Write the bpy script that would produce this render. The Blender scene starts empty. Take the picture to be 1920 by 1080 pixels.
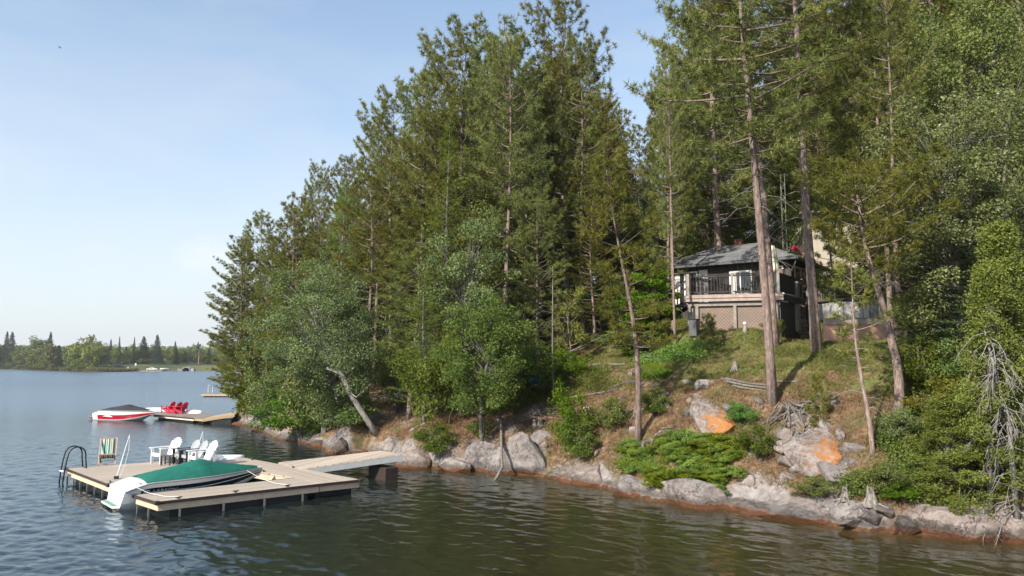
import bpy, bmesh, math, random
import numpy as np
from mathutils import Vector, Matrix
PI = math.pi
sc = bpy.context.scene
C = sc.collection
# ---------------------------------------------------------------- camera model (used to measure the place)
CAMZ = 4.6; F = 1400.0; TH = math.atan(140 / F)
ct, st_ = math.cos(TH), math.sin(TH)
def ray(px, py):
    a = (px - 960) / F; b = (540 - py) / F
    return Vector((a, ct - b * st_, st_ + b * ct))
def G(px, py, z=0.0):
    d = ray(px, py); t = (z - CAMZ) / d.z
    return Vector((d.x * t, d.y * t, z))
def AT(px, py, Y):
    d = ray(px, py); t = Y / d.y
    return Vector((d.x * t, Y, CAMZ + d.z * t))
def PROJ(p):
    x, y, z = p[0], p[1], p[2] - CAMZ
    f = y * ct + z * st_; u = -y * st_ + z * ct
    return 960 + F * x / f, 540 - F * u / f
# ---------------------------------------------------------------- noise in numpy
def _hash(ix, iy, seed):
    n = (ix.astype(np.int64) * 374761393 + iy.astype(np.int64) * 668265263 + seed * 1442695041) & 0x7fffffff
    n = ((n ^ (n >> 13)) * 1274126177) & 0x7fffffff
    return ((n ^ (n >> 16)) & 0xffff) / 65535.0
def vnoise(x, y, s, seed=0):
    x = np.asarray(x, float) / s; y = np.asarray(y, float) / s
    ix = np.floor(x); iy = np.floor(y); fx = x - ix; fy = y - iy
    fx = fx * fx * (3 - 2 * fx); fy = fy * fy * (3 - 2 * fy)
    a = _hash(ix, iy, seed); b = _hash(ix + 1, iy, seed); c = _hash(ix, iy + 1, seed); d = _hash(ix + 1, iy + 1, seed)
    return (a * (1 - fx) + b * fx) * (1 - fy) + (c * (1 - fx) + d * fx) * fy
def fbm(x, y, s, seed=0, o=4):
    v = 0; a = 1; t = 0
    for k in range(o):
        v = v + a * vnoise(x, y, s / 2 ** k, seed + k * 17); t += a; a *= .5
    return v / t
# ---------------------------------------------------------------- object helpers
def tag(o, label=None, cat=None, group=None, kind=None):
    if label: o['label'] = label
    if cat: o['category'] = cat
    if group: o['group'] = group
    if kind: o['kind'] = kind
    return o
def thing(name, label, cat, loc=(0, 0, 0), rz=0.0, group=None):
    o = bpy.data.objects.new(name, None); C.objects.link(o)
    o.location = loc; o.rotation_euler = (0, 0, rz); o.empty_display_size = .2
    return tag(o, label, cat, group)
def link(name, me, parent=None):
    o = bpy.data.objects.new(name, me); C.objects.link(o)
    if parent: o.parent = parent
    return o
def copy_tree(o, parent=None):
    c = o.copy(); C.objects.link(c)
    if parent: c.parent = parent
    for ch in list(o.children): copy_tree(ch, c)
    return c
def np_mesh(name, V, faces, mats, smooth=False, midx=None, attr=None):
    """V (n,3); faces: list of (m,k) int arrays"""
    me = bpy.data.meshes.new(name)
    V = np.asarray(V, np.float32)
    me.vertices.add(len(V)); me.vertices.foreach_set('co', V.ravel())
    faces = [np.asarray(f, np.int32) for f in faces if len(f)]
    tot = np.concatenate([np.full(len(f), f.shape[1], np.int32) for f in faces])
    idx = np.concatenate([f.ravel() for f in faces])
    st = np.concatenate([[0], np.cumsum(tot)[:-1]]).astype(np.int32)
    me.loops.add(len(idx)); me.loops.foreach_set('vertex_index', idx)
    me.polygons.add(len(tot)); me.polygons.foreach_set('loop_start', st); me.polygons.foreach_set('loop_total', tot)
    if midx is not None: me.polygons.foreach_set('material_index', np.asarray(midx, np.int32))
    if smooth: me.polygons.foreach_set('use_smooth', np.ones(len(tot), bool))
    for m in (mats if isinstance(mats, (list, tuple)) else [mats]): me.materials.append(m)
    me.update(calc_edges=True)
    if attr:
        for k, a in attr.items():
            at = me.attributes.new(k, 'FLOAT', 'POINT'); at.data.foreach_set('value', np.asarray(a, np.float32))
    return me
class MB:
    """collects shapes into ONE mesh"""
    def __init__(s): s.v = []; s.f = []; s.m = []
    def add(s, vs, fs, mi=0):
        b = len(s.v); s.v += [tuple(v) for v in vs]; s.f += [tuple(i + b for i in f) for f in fs]; s.m += [mi] * len(fs); return s
    def box(s, c, d, rz=0, mi=0, M=None):
        hx, hy, hz = d[0] / 2, d[1] / 2, d[2] / 2
        R = M if M is not None else Matrix.Rotation(rz, 3, 'Z'); c = Vector(c)
        vs = [c + R @ Vector((x * hx, y * hy, z * hz)) for z in (-1, 1) for y in (-1, 1) for x in (-1, 1)]
        return s.add(vs, [(0, 2, 3, 1), (4, 5, 7, 6), (0, 1, 5, 4), (2, 6, 7, 3), (0, 4, 6, 2), (1, 3, 7, 5)], mi)
    def bar(s, p, q, w, h=None, mi=0, up=(0, 0, 1)):
        p = Vector(p); q = Vector(q); h = h or w; d = (q - p); L = d.length
        if L < 1e-6: return s
        x = d / L; u = Vector(up)
        if abs(x.dot(u)) > .98: u = Vector((0, 1, 0))
        y = u.cross(x).normalized(); z = x.cross(y)
        M = Matrix((x, y, z)).transposed()
        return s.box((p + q) / 2, (L, w, h), M=M, mi=mi)
    def prism(s, pts, z0, z1, mi=0, mtop=None):
        n = len(pts)
        z0s = z0 if isinstance(z0, (list, tuple)) else [z0] * n; z1s = z1 if isinstance(z1, (list, tuple)) else [z1] * n
        ar = sum(pts[i][0] * pts[(i + 1) % n][1] - pts[(i + 1) % n][0] * pts[i][1] for i in range(n))
        idx = list(range(n)) if ar > 0 else list(range(n))[::-1]
        vs = [(pts[i][0], pts[i][1], z0s[i]) for i in idx] + [(pts[i][0], pts[i][1], z1s[i]) for i in idx]
        s.add(vs, [tuple(range(n - 1, -1, -1))], mi); b = len(s.v) - 2 * n
        s.f.append(tuple(b + n + i for i in range(n))); s.m.append(mi if mtop is None else mtop)
        for i in range(n):
            j = (i + 1) % n; s.f.append((b + i, b + j, b + n + j, b + n + i)); s.m.append(mi)
        return s
    def tube(s, pts, r, n=8, mi=0, cap=True):
        pts = [Vector(p) for p in pts]; rs = r if isinstance(r, (list, tuple)) else [r] * len(pts)
        b = len(s.v); prev = None
        for i, p in enumerate(pts):
            a = pts[max(i - 1, 0)]; c = pts[min(i + 1, len(pts) - 1)]; t = (c - a).normalized() if (c - a).length > 1e-9 else Vector((0, 0, 1))
            if prev is None:
                u = t.cross(Vector((0, 0, 1)) if abs(t.z) < .9 else Vector((1, 0, 0))).normalized()
            else:
                u = (prev - t * prev.dot(t)); u = u.normalized() if u.length > 1e-6 else t.orthogonal().normalized()
            prev = u; w = t.cross(u)
            for k in range(n):
                an = 2 * PI * k / n; s.v.append(tuple(p + (u * math.cos(an) + w * math.sin(an)) * rs[i]))
        for i in range(len(pts) - 1):
            for k in range(n):
                k2 = (k + 1) % n; s.f.append((b + i * n + k, b + i * n + k2, b + (i + 1) * n + k2, b + (i + 1) * n + k)); s.m.append(mi)
        if cap:
            s.f.append(tuple(b + k for k in range(n - 1, -1, -1))); s.m.append(mi)
            e = b + (len(pts) - 1) * n; s.f.append(tuple(e + k for k in range(n))); s.m.append(mi)
        return s
    def loft(s, secs, mi=0, closed=False, cap=True):
        """secs: list of equal length point rows"""
        b = len(s.v); n = len(secs[0])
        for r in secs: s.v += [tuple(p) for p in r]
        for i in range(len(secs) - 1):
            for k in range(n if closed else n - 1):
                k2 = (k + 1) % n; s.f.append((b + i * n + k, b + i * n + k2, b + (i + 1) * n + k2, b + (i + 1) * n + k)); s.m.append(mi)
        if cap:
            s.f.append(tuple(b + k for k in range(n - 1, -1, -1))); s.m.append(mi)
            e = b + (len(secs) - 1) * n; s.f.append(tuple(e + k for k in range(n))); s.m.append(mi)
        return s
    def build(s, name, mats, parent=None, smooth=False, bevel=0, inv=None):
        me = bpy.data.meshes.new(name)
        vs = s.v if inv is None else [tuple(inv @ Vector(v)) for v in s.v]
        me.from_pydata(vs, [], s.f)
        for m in (mats if isinstance(mats, (list, tuple)) else [mats]): me.materials.append(m)
        me.polygons.foreach_set('material_index', s.m)
        if smooth: me.polygons.foreach_set('use_smooth', [True] * len(s.f))
        me.update(); o = link(name, me, parent)
        if bevel:
            md = o.modifiers.new('b', 'BEVEL'); md.width = bevel; md.segments = 2; md.limit_method = 'ANGLE'
        return o
# ---------------------------------------------------------------- materials
def new_mat(name):
    m = bpy.data.materials.new(name); m.use_nodes = True; nt = m.node_tree
    b = nt.nodes['Principled BSDF']; return m, nt, b
def nd(nt, t, **kw):
    n = nt.nodes.new(t)
    for k, v in kw.items():
        if k.startswith('i_'): n.inputs[k[2:].replace('_', ' ')].default_value = v
        else: setattr(n, k, v)
    return n
def ramp(nt, fac, stops):
    r = nt.nodes.new('ShaderNodeValToRGB'); e = r.color_ramp.elements
    while len(e) > 1: e.remove(e[-1])
    e[0].position = stops[0][0]; e[0].color = (*stops[0][1], 1)
    for p, c in stops[1:]:
        x = e.new(p); x.color = (*c, 1)
    nt.links.new(fac, r.inputs[0]); return r.outputs[0]
def mix(nt, fac, a, b, mode='MIX'):
    m = nt.nodes.new('ShaderNodeMix'); m.data_type = 'RGBA'; m.blend_type = mode
    for s, v in ((m.inputs[0], fac), (m.inputs[6], a), (m.inputs[7], b)):
        if hasattr(v, 'links'): nt.links.new(v, s)
        elif isinstance(v, (tuple, list)): s.default_value = (*v, 1)
        else: s.default_value = v
    return m.outputs[2]
def mth(nt, op, a, b=None, clamp=False):
    m = nt.nodes.new('ShaderNodeMath'); m.operation = op; m.use_clamp = clamp
    for s, v in ((m.inputs[0], a), (m.inputs[1], b)):
        if v is None: continue
        if hasattr(v, 'links'): nt.links.new(v, s)
        else: s.default_value = v
    return m.outputs[0]
def noise(nt, scale, detail=4, rough=.55, vec=None, dist=0, out='Fac'):
    n = nd(nt, 'ShaderNodeTexNoise'); n.inputs['Scale'].default_value = scale; n.inputs['Detail'].default_value = detail
    n.inputs['Roughness'].default_value = rough; n.inputs['Distortion'].default_value = dist
    if vec is None: vec = coord(nt)
    nt.links.new(vec, n.inputs['Vector']); return n.outputs[out]
def coord(nt, kind='Object', scale=None, rot=None):
    t = nt.nodes.new('ShaderNodeTexCoord').outputs[kind]
    if scale or rot:
        m = nt.nodes.new('ShaderNodeMapping'); nt.links.new(t, m.inputs[0])
        if scale: m.inputs['Scale'].default_value = scale
        if rot: m.inputs['Rotation'].default_value = rot
        t = m.outputs[0]
    return t
def bump(nt, b, h, strength=.5, dist=.02):
    n = nd(nt, 'ShaderNodeBump'); n.inputs['Strength'].default_value = strength; n.inputs['Distance'].default_value = dist
    nt.links.new(h, n.inputs['Height']); nt.links.new(n.outputs[0], b.inputs['Normal']); return n
def attr(nt, name):
    a = nt.nodes.new('ShaderNodeAttribute'); a.attribute_name = name; return a.outputs['Fac']
def orand(nt): return nt.nodes.new('ShaderNodeObjectInfo').outputs['Random']
def plain(name, col, rough=.6, var=.15, scale=6, spec=.4, metal=0, bmp=0.0, bscale=40):
    """painted / worn surface with soft noise variation and optional bump"""
    m, nt, b = new_mat(name)
    n = noise(nt, scale, 5, .6)
    lo = tuple(c * (1 - var) for c in col); hi = tuple(min(1, c * (1 + var)) for c in col)
    nt.links.new(ramp(nt, n, [(.3, lo), (.7, hi)]), b.inputs['Base Color'])
    b.inputs['Roughness'].default_value = rough; b.inputs['Metallic'].default_value = metal; b.inputs['Specular IOR Level'].default_value = spec
    if bmp: bump(nt, b, noise(nt, bscale, 3), bmp, .01)
    return m
# ---------------------------------------------------------------- shoreline and terrain
NEAR = [(1918,1015),(1860,1011),(1769,1004),(1724,1002),(1665,999),(1607,996),(1520,978),(1440,960),(1330,948),(1219,939),(1141,917),(1064,902),(1010,893),(960,887),(927,890),(900,882),(858,884),(815,878),(757,871),(713,853),(681,848),(650,850),(615,848),(600,837),(560,830),(515,822),(480,802),(455,797),(435,793),(432,784),(436,776)]
shore = [(60, -60), (40, -20), (26, 4), (19, 11.5)] + [tuple(G(x, y).xy) for x, y in NEAR]
shore += [(-24, 84), (-29, 96), (-37, 104), (-40, 112), (-36, 135), (-20, 180), (40, 240), (60, 300), (10, 345)]
far_px = [(470, 695.6), (372, 695.8), (330, 696), (290, 696.2), (251, 696.4), (220, 697.3), (186, 697.3), (140, 696.3), (100, 695.2), (60, 693.6), (0, 691.8)]
farp = [tuple(G(x, y).xy) for x, y in far_px]
shore += farp + [(-700, 640), (-1400, 700), (-4000, 900), (-4000, 4000), (4000, 4000), (4000, -800)]
SH = np.array(shore, float)
def sdist(x, y):
    """signed distance to the shore, positive on land"""
    x = np.asarray(x, float); y = np.asarray(y, float); sh = x.shape; x = x.ravel(); y = y.ravel()
    A = SH; B = np.roll(SH, -1, 0); d = np.full(x.shape, 1e12); ins = np.zeros(x.shape, bool)
    for a, b in zip(A, B):
        e = b - a; L = (e ** 2).sum(); t = np.clip(((x - a[0]) * e[0] + (y - a[1]) * e[1]) / L, 0, 1)
        d = np.minimum(d, (x - a[0] - t * e[0]) ** 2 + (y - a[1] - t * e[1]) ** 2)
        c = (a[1] > y) != (b[1] > y)
        if a[1] != b[1]:
            ins ^= c & (x < (b[0] - a[0]) * (y - a[1]) / (b[1] - a[1]) + a[0])
    d = np.sqrt(d); return np.where(ins, d, -d).reshape(sh)
PR = ([0, .25, .7, 1.6, 3.4, 6, 12, 20, 35, 60, 120], [0, .35, .75, 1.5, 3.05, 4.3, 6.1, 8.2, 12.5, 16, 18])   # cottage slope
PL = ([0, .3, .8, 2, 4, 8, 15, 25, 45, 80], [0, .5, 1.0, 1.6, 2.2, 3.1, 4.4, 6.0, 8.5, 10])                      # wooded point
def height(x, y):
    x = np.asarray(x, float); y = np.asarray(y, float); d = sdist(x, y)
    w = np.clip((x + 3) / 8, 0, 1); w = w * w * (3 - 2 * w)
    h1 = np.interp(d, *PR) * w + np.interp(d, *PL) * (1 - w)
    bl = fbm(x, y, 2.2, 5, 3)
    rock = np.exp(-((d - .9) / 1.3) ** 2)
    terr = np.floor(bl * 7) / 7 + (bl * 7 - np.floor(bl * 7)) ** 4 / 7
    h1 = h1 + (terr - .5) * 1.1 * rock * np.clip(d / .5, 0, 1) * (1.3 - .8 * w)
    h1 = h1 + (fbm(x, y, 4, 9, 4) - .5) * .55 * np.clip((d - .5) / 3, 0, 1) + (fbm(x, y, .7, 3, 3) - .5) * .22 * np.clip(d / .6, 0, 1)
    hf = np.interp(d, [0, 2, 8, 20, 60, 150, 400, 1200], [0, .45, 1.5, 3.4, 3.6, 4.5, 12, 30]) + (fbm(x, y, 60, 21, 3) - .5) * np.clip(d / 200, 0, 1) * 14
    f = np.clip((y - 190) / 60, 0, 1)
    land = h1 * (1 - f) + hf * f
    bed = np.interp(-d, [0, .4, 1.5, 4, 12, 60], [-.0, -.12, -.42, -1.6, -4, -6]) + (fbm(x, y, 1.1, 13, 3) - .5) * .3 * np.clip(-d / 1.0, 0, 1)
    h = np.where(d > 0, np.maximum(land, .01 + d * .15 * (d < 1)), np.minimum(bed, -.01))
    # level pads
    for (cx, cy, r, z) in PADS:
        q = np.clip((np.hypot(x - cx, y - cy) - r) / 2.5, 0, 1); q = q * q * (3 - 2 * q); h = np.where(d > .3, h * q + z * (1 - q), h)
    return h
PADS = [(11.2, 38.6, 2.6, 6.15), (17.2, 35.6, 3.2, 5.3)]
def H(x, y): return float(height(np.array([x]), np.array([y]))[0])
def HIT(px, py, far=200):
    """where the sight line of a photo pixel meets the ground"""
    d = ray(px, py); t = np.linspace(8, far, 2400); X = d.x * t; Y = d.y * t; Z = CAMZ + d.z * t
    g = height(X, Y); k = np.argmax(Z < np.maximum(g, 0)); k = k if Z[k] < max(g[k], 0) else len(t) - 1
    return Vector((X[k], Y[k], max(g[k], 0)))
# polar grid: fine near the camera, reaching the horizon
def terrain():
    az = np.radians(np.concatenate([np.linspace(-80, -42, 30, endpoint=False), np.linspace(-42, 42, 620), np.linspace(42.3, 80, 30)]))
    r = np.concatenate([[4, 7, 10, 12], 13 * np.exp(np.linspace(0, math.log(70 / 13), 420)), 70 * np.exp(np.linspace(.01, math.log(4500 / 70), 180))])
    A, R = np.meshgrid(az, r); X = R * np.sin(A); Y = R * np.cos(A) - 2; Z = height(X, Y)
    n, m = X.shape; i = np.arange(n * m).reshape(n, m)
    q = np.stack([i[:-1, :-1], i[:-1, 1:], i[1:, 1:], i[1:, :-1]], -1).reshape(-1, 4)
    d = sdist(X, Y)
    nz = fbm(X, Y, 1.3, 41, 4); nz2 = fbm(X, Y, 3.5, 77, 4)
    w = np.clip((X + 3) / 8, 0, 1)
    lim = .8 + (nz - .5) * 2.2
    rock = np.clip((lim - d) / .35, 0, 1) * (Y < 150)
    rock = np.maximum(rock, (X < 3) * np.clip((nz2 - .64) / .03, 0, 1) * (d < 6) * (d > 0) * (Y < 60))
    grass = np.clip((d - 4.6 + (nz2 - .5) * 5) / 1.2, 0, 1) * np.clip((X + 1) / 4, 0, 1) * (Y < 44) * np.clip((nz - .38) / .12, 0, 1)
    grass = np.where(Y > 190, 1, grass)
    me = np_mesh('ground', np.stack([X, Y, Z], -1).reshape(-1, 3), [q[:, ::-1]], M_ground(), smooth=True, attr={'rock': rock.ravel(), 'grass': grass.ravel()})
    tag(link('ground', me), kind='structure')
def granite(nt, vec=None, lichen=False, sc_=1.0):
    big = noise(nt, 1.1 * sc_, 6, .6, vec, .6); mid = noise(nt, 4.5 * sc_, 8, .65, vec, .3); fine = noise(nt, 38, 4, .7, vec)
    c = ramp(nt, big, [(.32, (.10, .10, .105)), (.42, (.17, .16, .155)), (.5, (.32, .265, .235)), (.6, (.37, .34, .32)), (.72, (.20, .195, .19))])
    c = mix(nt, .55, c, ramp(nt, mid, [(.3, (.16, .13, .12)), (.45, (.27, .22, .20)), (.58, (.42, .39, .37)), (.75, (.50, .47, .45))]))
    c = mix(nt, ramp(nt, fine, [(.35, (0, 0, 0)), (.62, (.5, .5, .5))]), c, mix(nt, .5, c, (.08, .07, .07)))
    wv = nt.nodes.new('ShaderNodeVectorMath'); wv.operation = 'MULTIPLY_ADD'; nt.links.new(noise(nt, 2.2, 5, .65, vec, 0, 'Color'), wv.inputs[0]); wv.inputs[1].default_value = (2.2, 2.2, 1.2); nt.links.new(vec or coord(nt), wv.inputs[2])
    cr = nd(nt, 'ShaderNodeTexVoronoi', feature='DISTANCE_TO_EDGE'); cr.inputs['Scale'].default_value = .62; nt.links.new(wv.outputs[0], cr.inputs['Vector'])
    crk = ramp(nt, cr.outputs['Distance'], [(0, (.6, .6, .6)), (.014, (0, 0, 0))])
    c = mix(nt, crk, c, (.035, .028, .025)); mid = mth(nt, 'SUBTRACT', mid, mth(nt, 'MULTIPLY', crk, .5))
    return c, big, mid, fine
def M_ground():
    m, nt, b = new_mat('hillside_ground'); vec = coord(nt)
    rc, big, mid, fine = granite(nt, vec)
    geo = nt.nodes.new('ShaderNodeNewGeometry'); sep = nt.nodes.new('ShaderNodeSeparateXYZ'); nt.links.new(geo.outputs['Position'], sep.inputs[0])
    z = sep.outputs['Z']
    zz = mth(nt, 'ADD', z, mth(nt, 'MULTIPLY', mth(nt, 'SUBTRACT', mid, .5), .25))
    wet = ramp(nt, zz, [(0, (1, 1, 1)), (.08, (1, 1, 1)), (.14, (0, 0, 0))])
    iron = ramp(nt, noise(nt, 6, 4, .6, vec), [(.3, (.06, .03, .016)), (.7, (.15, .075, .036))])
    rc = mix(nt, ramp(nt, zz, [(.10, (0, 0, 0)), (.15, (.75, .75, .75)), (.24, (.45, .45, .45)), (.36, (0, 0, 0))]), rc, (.055, .048, .044))
    rc = mix(nt, wet, rc, iron)
    soil = ramp(nt, noise(nt, 3.2, 8, .7, vec), [(.28, (.055, .032, .02)), (.45, (.15, .09, .052)), (.6, (.27, .18, .105)), (.75, (.40, .29, .18))])
    soil = mix(nt, ramp(nt, noise(nt, .9, 4, .6, vec), [(.48, (0, 0, 0)), (.62, (.7, .7, .7))]), soil, ramp(nt, fine, [(.3, (.05, .07, .02)), (.7, (.14, .15, .05))]))
    gr = ramp(nt, noise(nt, 5, 7, .7, vec), [(.3, (.065, .085, .02)), (.5, (.15, .17, .05)), (.7, (.26, .24, .09))])
    c = mix(nt, attr(nt, 'grass'), soil, gr)
    far = ramp(nt, noise(nt, .05, 4, .6, vec), [(.4, (.06, .08, .03)), (.6, (.13, .13, .05))])
    isfar = ramp(nt, mth(nt, 'MULTIPLY', sep.outputs['Y'], .001), [(.19, (0, 0, 0)), (.22, (1, 1, 1))])
    c = mix(nt, isfar, c, far)
    c = mix(nt, ramp(nt, mth(nt, 'ADD', z, .5), [(.3, (1, 1, 1)), (.42, (0, 0, 0))]), c, ramp(nt, mid, [(.3, (.05, .045, .02)), (.7, (.13, .11, .05))]))
    c = mix(nt, attr(nt, 'rock'), c, rc)
    nt.links.new(c, b.inputs['Base Color']); b.inputs['Roughness'].default_value = .9; b.inputs['Specular IOR Level'].default_value = .2
    h = mth(nt, 'ADD', mth(nt, 'MULTIPLY', mid, 1.0), mth(nt, 'MULTIPLY', fine, .25))
    bump(nt, b, h, .9, .12)
    return m
terrain()
# ---------------------------------------------------------------- water: a closed body with tinted depth
def nd_sep_y(nt, v):
    s = nt.nodes.new('ShaderNodeSeparateXYZ'); nt.links.new(v, s.inputs[0]); return s.outputs['Y']
def water():
    m = bpy.data.materials.new('lake_water'); m.use_nodes = True; nt = m.node_tree; nt.nodes.clear()
    out = nt.nodes.new('ShaderNodeOutputMaterial')
    v = coord(nt, 'Object')
    vec = coord(nt, 'Object', scale=(.8, 1.25, 1), rot=(0, 0, .35))
    a = noise(nt, .8, 2, .5, vec, .6); bq = noise(nt, 3.2, 3, .5, vec, .4); c = noise(nt, 7.5, 2, .5, vec)
    w = nd(nt, 'ShaderNodeTexNoise'); w.inputs['Scale'].default_value = .05; nt.links.new(v, w.inputs['Vector'])
    h = mth(nt, 'ADD', mth(nt, 'MULTIPLY', a, .55), mth(nt, 'ADD', mth(nt, 'MULTIPLY', bq, .30), mth(nt, 'MULTIPLY', c, .09)))
    gust = ramp(nt, w.outputs['Fac'], [(.35, (.75, .75, .75)), (.65, (1, 1, 1))])
    # sheltered by the shore on the right, open on the left
    sep = nt.nodes.new('ShaderNodeSeparateXYZ'); nt.links.new(v, sep.inputs[0])
    t = mth(nt, 'ADD', mth(nt, 'MULTIPLY', sep.outputs['X'], -.045), .55, True)
    open_ = mth(nt, 'ADD', mth(nt, 'MULTIPLY', t, .55), .45)
    bp = nt.nodes.new('ShaderNodeBump'); bp.inputs['Strength'].default_value = 1.0; bp.inputs['Distance'].default_value = .05
    nt.links.new(mth(nt, 'MULTIPLY', h, mth(nt, 'MULTIPLY', gust, open_)), bp.inputs['Height'])
    g = nt.nodes.new('ShaderNodeBsdfGlossy'); g.inputs['Roughness'].default_value = .03; nt.links.new(ramp(nt, mth(nt, 'MULTIPLY', nd_sep_y(nt, v), .005), [(.1, (.035, .035, .035)), (.22, (.09, .09, .09)), (.42, (.22, .22, .22)), (1, (.28, .28, .28))]), g.inputs['Roughness']); g.inputs['Color'].default_value = (.84, .93, 1, 1)
    tr = nt.nodes.new('ShaderNodeBsdfTransparent'); tr.inputs['Color'].default_value = (.95, .9, .8, 1)
    fr = nt.nodes.new('ShaderNodeFresnel'); fr.inputs['IOR'].default_value = 1.333
    nt.links.new(bp.outputs[0], g.inputs['Normal']); nt.links.new(bp.outputs[0], fr.inputs['Normal'])
    mx = nt.nodes.new('ShaderNodeMixShader'); nt.links.new(mth(nt, 'MULTIPLY', fr.outputs[0], ramp(nt, mth(nt, 'MULTIPLY', nd_sep_y(nt, v), .005), [(.1, (1, 1, 1)), (.3, (.78, .78, .78)), (.8, (.60, .60, .60))])), mx.inputs[0]); df = nt.nodes.new('ShaderNodeBsdfDiffuse'); sx_ = nt.nodes.new('ShaderNodeSeparateXYZ'); nt.links.new(v, sx_.inputs[0]); nt.links.new(ramp(nt, mth(nt, 'ADD', mth(nt, 'MULTIPLY', sx_.outputs['X'], .04), .6), [(0, (.026, .046, .056)), (.35, (.034, .046, .038)), (.62, (.075, .068, .027)), (1, (.095, .078, .03))]), df.inputs['Color']); nt.links.new(bp.outputs[0], df.inputs['Normal']); mt = nt.nodes.new('ShaderNodeMixShader'); mt.inputs[0].default_value = .36; nt.links.new(tr.outputs[0], mt.inputs[1]); nt.links.new(df.outputs[0], mt.inputs[2]); nt.links.new(mt.outputs[0], mx.inputs[1]); nt.links.new(g.outputs[0], mx.inputs[2])
    # backfaces (from below): plain transparent
    geo = nt.nodes.new('ShaderNodeNewGeometry'); tr2 = nt.nodes.new('ShaderNodeBsdfTransparent')
    mx2 = nt.nodes.new('ShaderNodeMixShader'); nt.links.new(geo.outputs['Backfacing'], mx2.inputs[0]); nt.links.new(mx.outputs[0], mx2.inputs[1]); nt.links.new(tr2.outputs[0], mx2.inputs[2])
    nt.links.new(mx2.outputs[0], out.inputs['Surface'])
    va = nt.nodes.new('ShaderNodeVolumeAbsorption'); va.inputs['Color'].default_value = (.34, .36, .15, 1); va.inputs['Density'].default_value = 2.6
    nt.links.new(va.outputs[0], out.inputs['Volume'])
    # surface grid: fine where the waves can be resolved, closed below by a skirt and a bed
    az = np.radians(np.concatenate([np.linspace(-42, 42, 820), np.linspace(44, 316, 60)]))
    r = [2.5]; 
    while r[-1] < 110: r.append(r[-1] + (.6 if r[-1] < 11 else max(.055, .06 * (r[-1] / 20) ** 1.6)))
    r = np.concatenate([r, 110 * np.exp(np.linspace(.02, math.log(4600 / 110), 60))]); dr = np.gradient(r)
    A, R = np.meshgrid(az, r); X = R * np.sin(A); Y = R * np.cos(A); DR = np.repeat(np.maximum(dr, r * .0018)[:, None], len(az), 1)
    g_ = np.random.default_rng(12); Z = np.zeros_like(X); K = 64
    near = R < 300
    x_, y_, d_ = X[near], Y[near], DR[near]; z_ = np.zeros_like(x_)
    for k in range(K):
        lam = .20 * (1.25 / .20) ** (k / (K - 1)); th = .55 + g_.normal(0, .62); kx, ky = 2 * PI / lam * math.cos(th), 2 * PI / lam * math.sin(th)
        z_ += np.clip(lam / d_ / 3.0 - .5, 0, 1) * lam * math.sin(g_.uniform(.6, 1.5)) * np.sin(kx * x_ + ky * y_ + g_.uniform(0, 6.3))
    op = .5 + .5 * np.clip(.42 - x_ * .035, 0, 1); gust = .7 + .6 * fbm(x_ + 300, y_ + 300, 9, 61, 3)
    z_ *= WAVE / (2 * PI) * math.sqrt(2 / K) * op * gust * np.clip((300 - np.hypot(x_, y_)) / 150, 0, 1)
    Z[near] = z_
    n, mm = X.shape; V = np.concatenate([np.stack([X, Y, Z], -1).reshape(-1, 3), np.stack([X[-1], Y[-1], np.full(mm, -12.)], -1), [[0, 0, 0], [0, 0, -12.]]])
    i = np.arange(n * mm).reshape(n, mm); i2 = np.roll(i, -1, 1); q = np.stack([i[:-1], i[1:], i2[1:], i2[:-1]], -1).reshape(-1, 4)[:, ::-1]
    b0 = n * mm + np.arange(mm); b1 = np.roll(b0, -1); sk = np.stack([i[-1], b0, b1, i2[-1]], -1)[:, ::-1]
    c0 = n * mm + mm; f3 = np.concatenate([np.stack([np.full(mm, c0), i2[0], i[0]], -1), np.stack([np.full(mm, c0 + 1), b0, b1], -1)])
    me = np_mesh('water', V, [q, sk, f3], m, smooth=True)
    tag(link('water', me), kind='structure')
WAVE = .12
water()
# ---------------------------------------------------------------- shared materials for docks and boats
def M_planks(name, cols, rot, width=.14, dark=.35, rough=.75):
    m, nt, b = new_mat(name)
    vec = coord(nt, 'Object', rot=(0, 0, rot))
    sp = nt.nodes.new('ShaderNodeSeparateXYZ'); nt.links.new(vec, sp.inputs[0])
    u = mth(nt, 'DIVIDE', sp.outputs['X'], width); fl = mth(nt, 'FLOOR', u); fr = mth(nt, 'FRACT', u)
    wn = nd(nt, 'ShaderNodeTexWhiteNoise', noise_dimensions='1D'); nt.links.new(fl, wn.inputs['W'])
    gap = mth(nt, 'LESS_THAN', mth(nt, 'ABSOLUTE', mth(nt, 'SUBTRACT', fr, .5)), .46)
    mp = nt.nodes.new('ShaderNodeMapping'); mp.inputs['Scale'].default_value = (14, 1.2, 6); nt.links.new(vec, mp.inputs[0])
    grain = noise(nt, 2, 6, .65, mp.outputs[0]); blot = noise(nt, 1.1, 5, .6, vec)
    c = ramp(nt, mth(nt, 'ADD', mth(nt, 'MULTIPLY', wn.outputs['Value'], .45), mth(nt, 'ADD', mth(nt, 'MULTIPLY', grain, .35), mth(nt, 'MULTIPLY', blot, .3))), [(.25, cols[0]), (.55, cols[1]), (.85, cols[2])])
    c = mix(nt, mth(nt, 'SUBTRACT', 1.0, gap), c, tuple(x * dark for x in cols[0]))
    nt.links.new(c, b.inputs['Base Color']); b.inputs['Roughness'].default_value = rough; b.inputs['Specular IOR Level'].default_value = .25
    bump(nt, b, mth(nt, 'ADD', gap, mth(nt, 'MULTIPLY', grain, .3)), .5, .008)
    return m
dirA = Vector((.755, .656, 0)).normalized(); angA = math.atan2(dirA.y, dirA.x)
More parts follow.
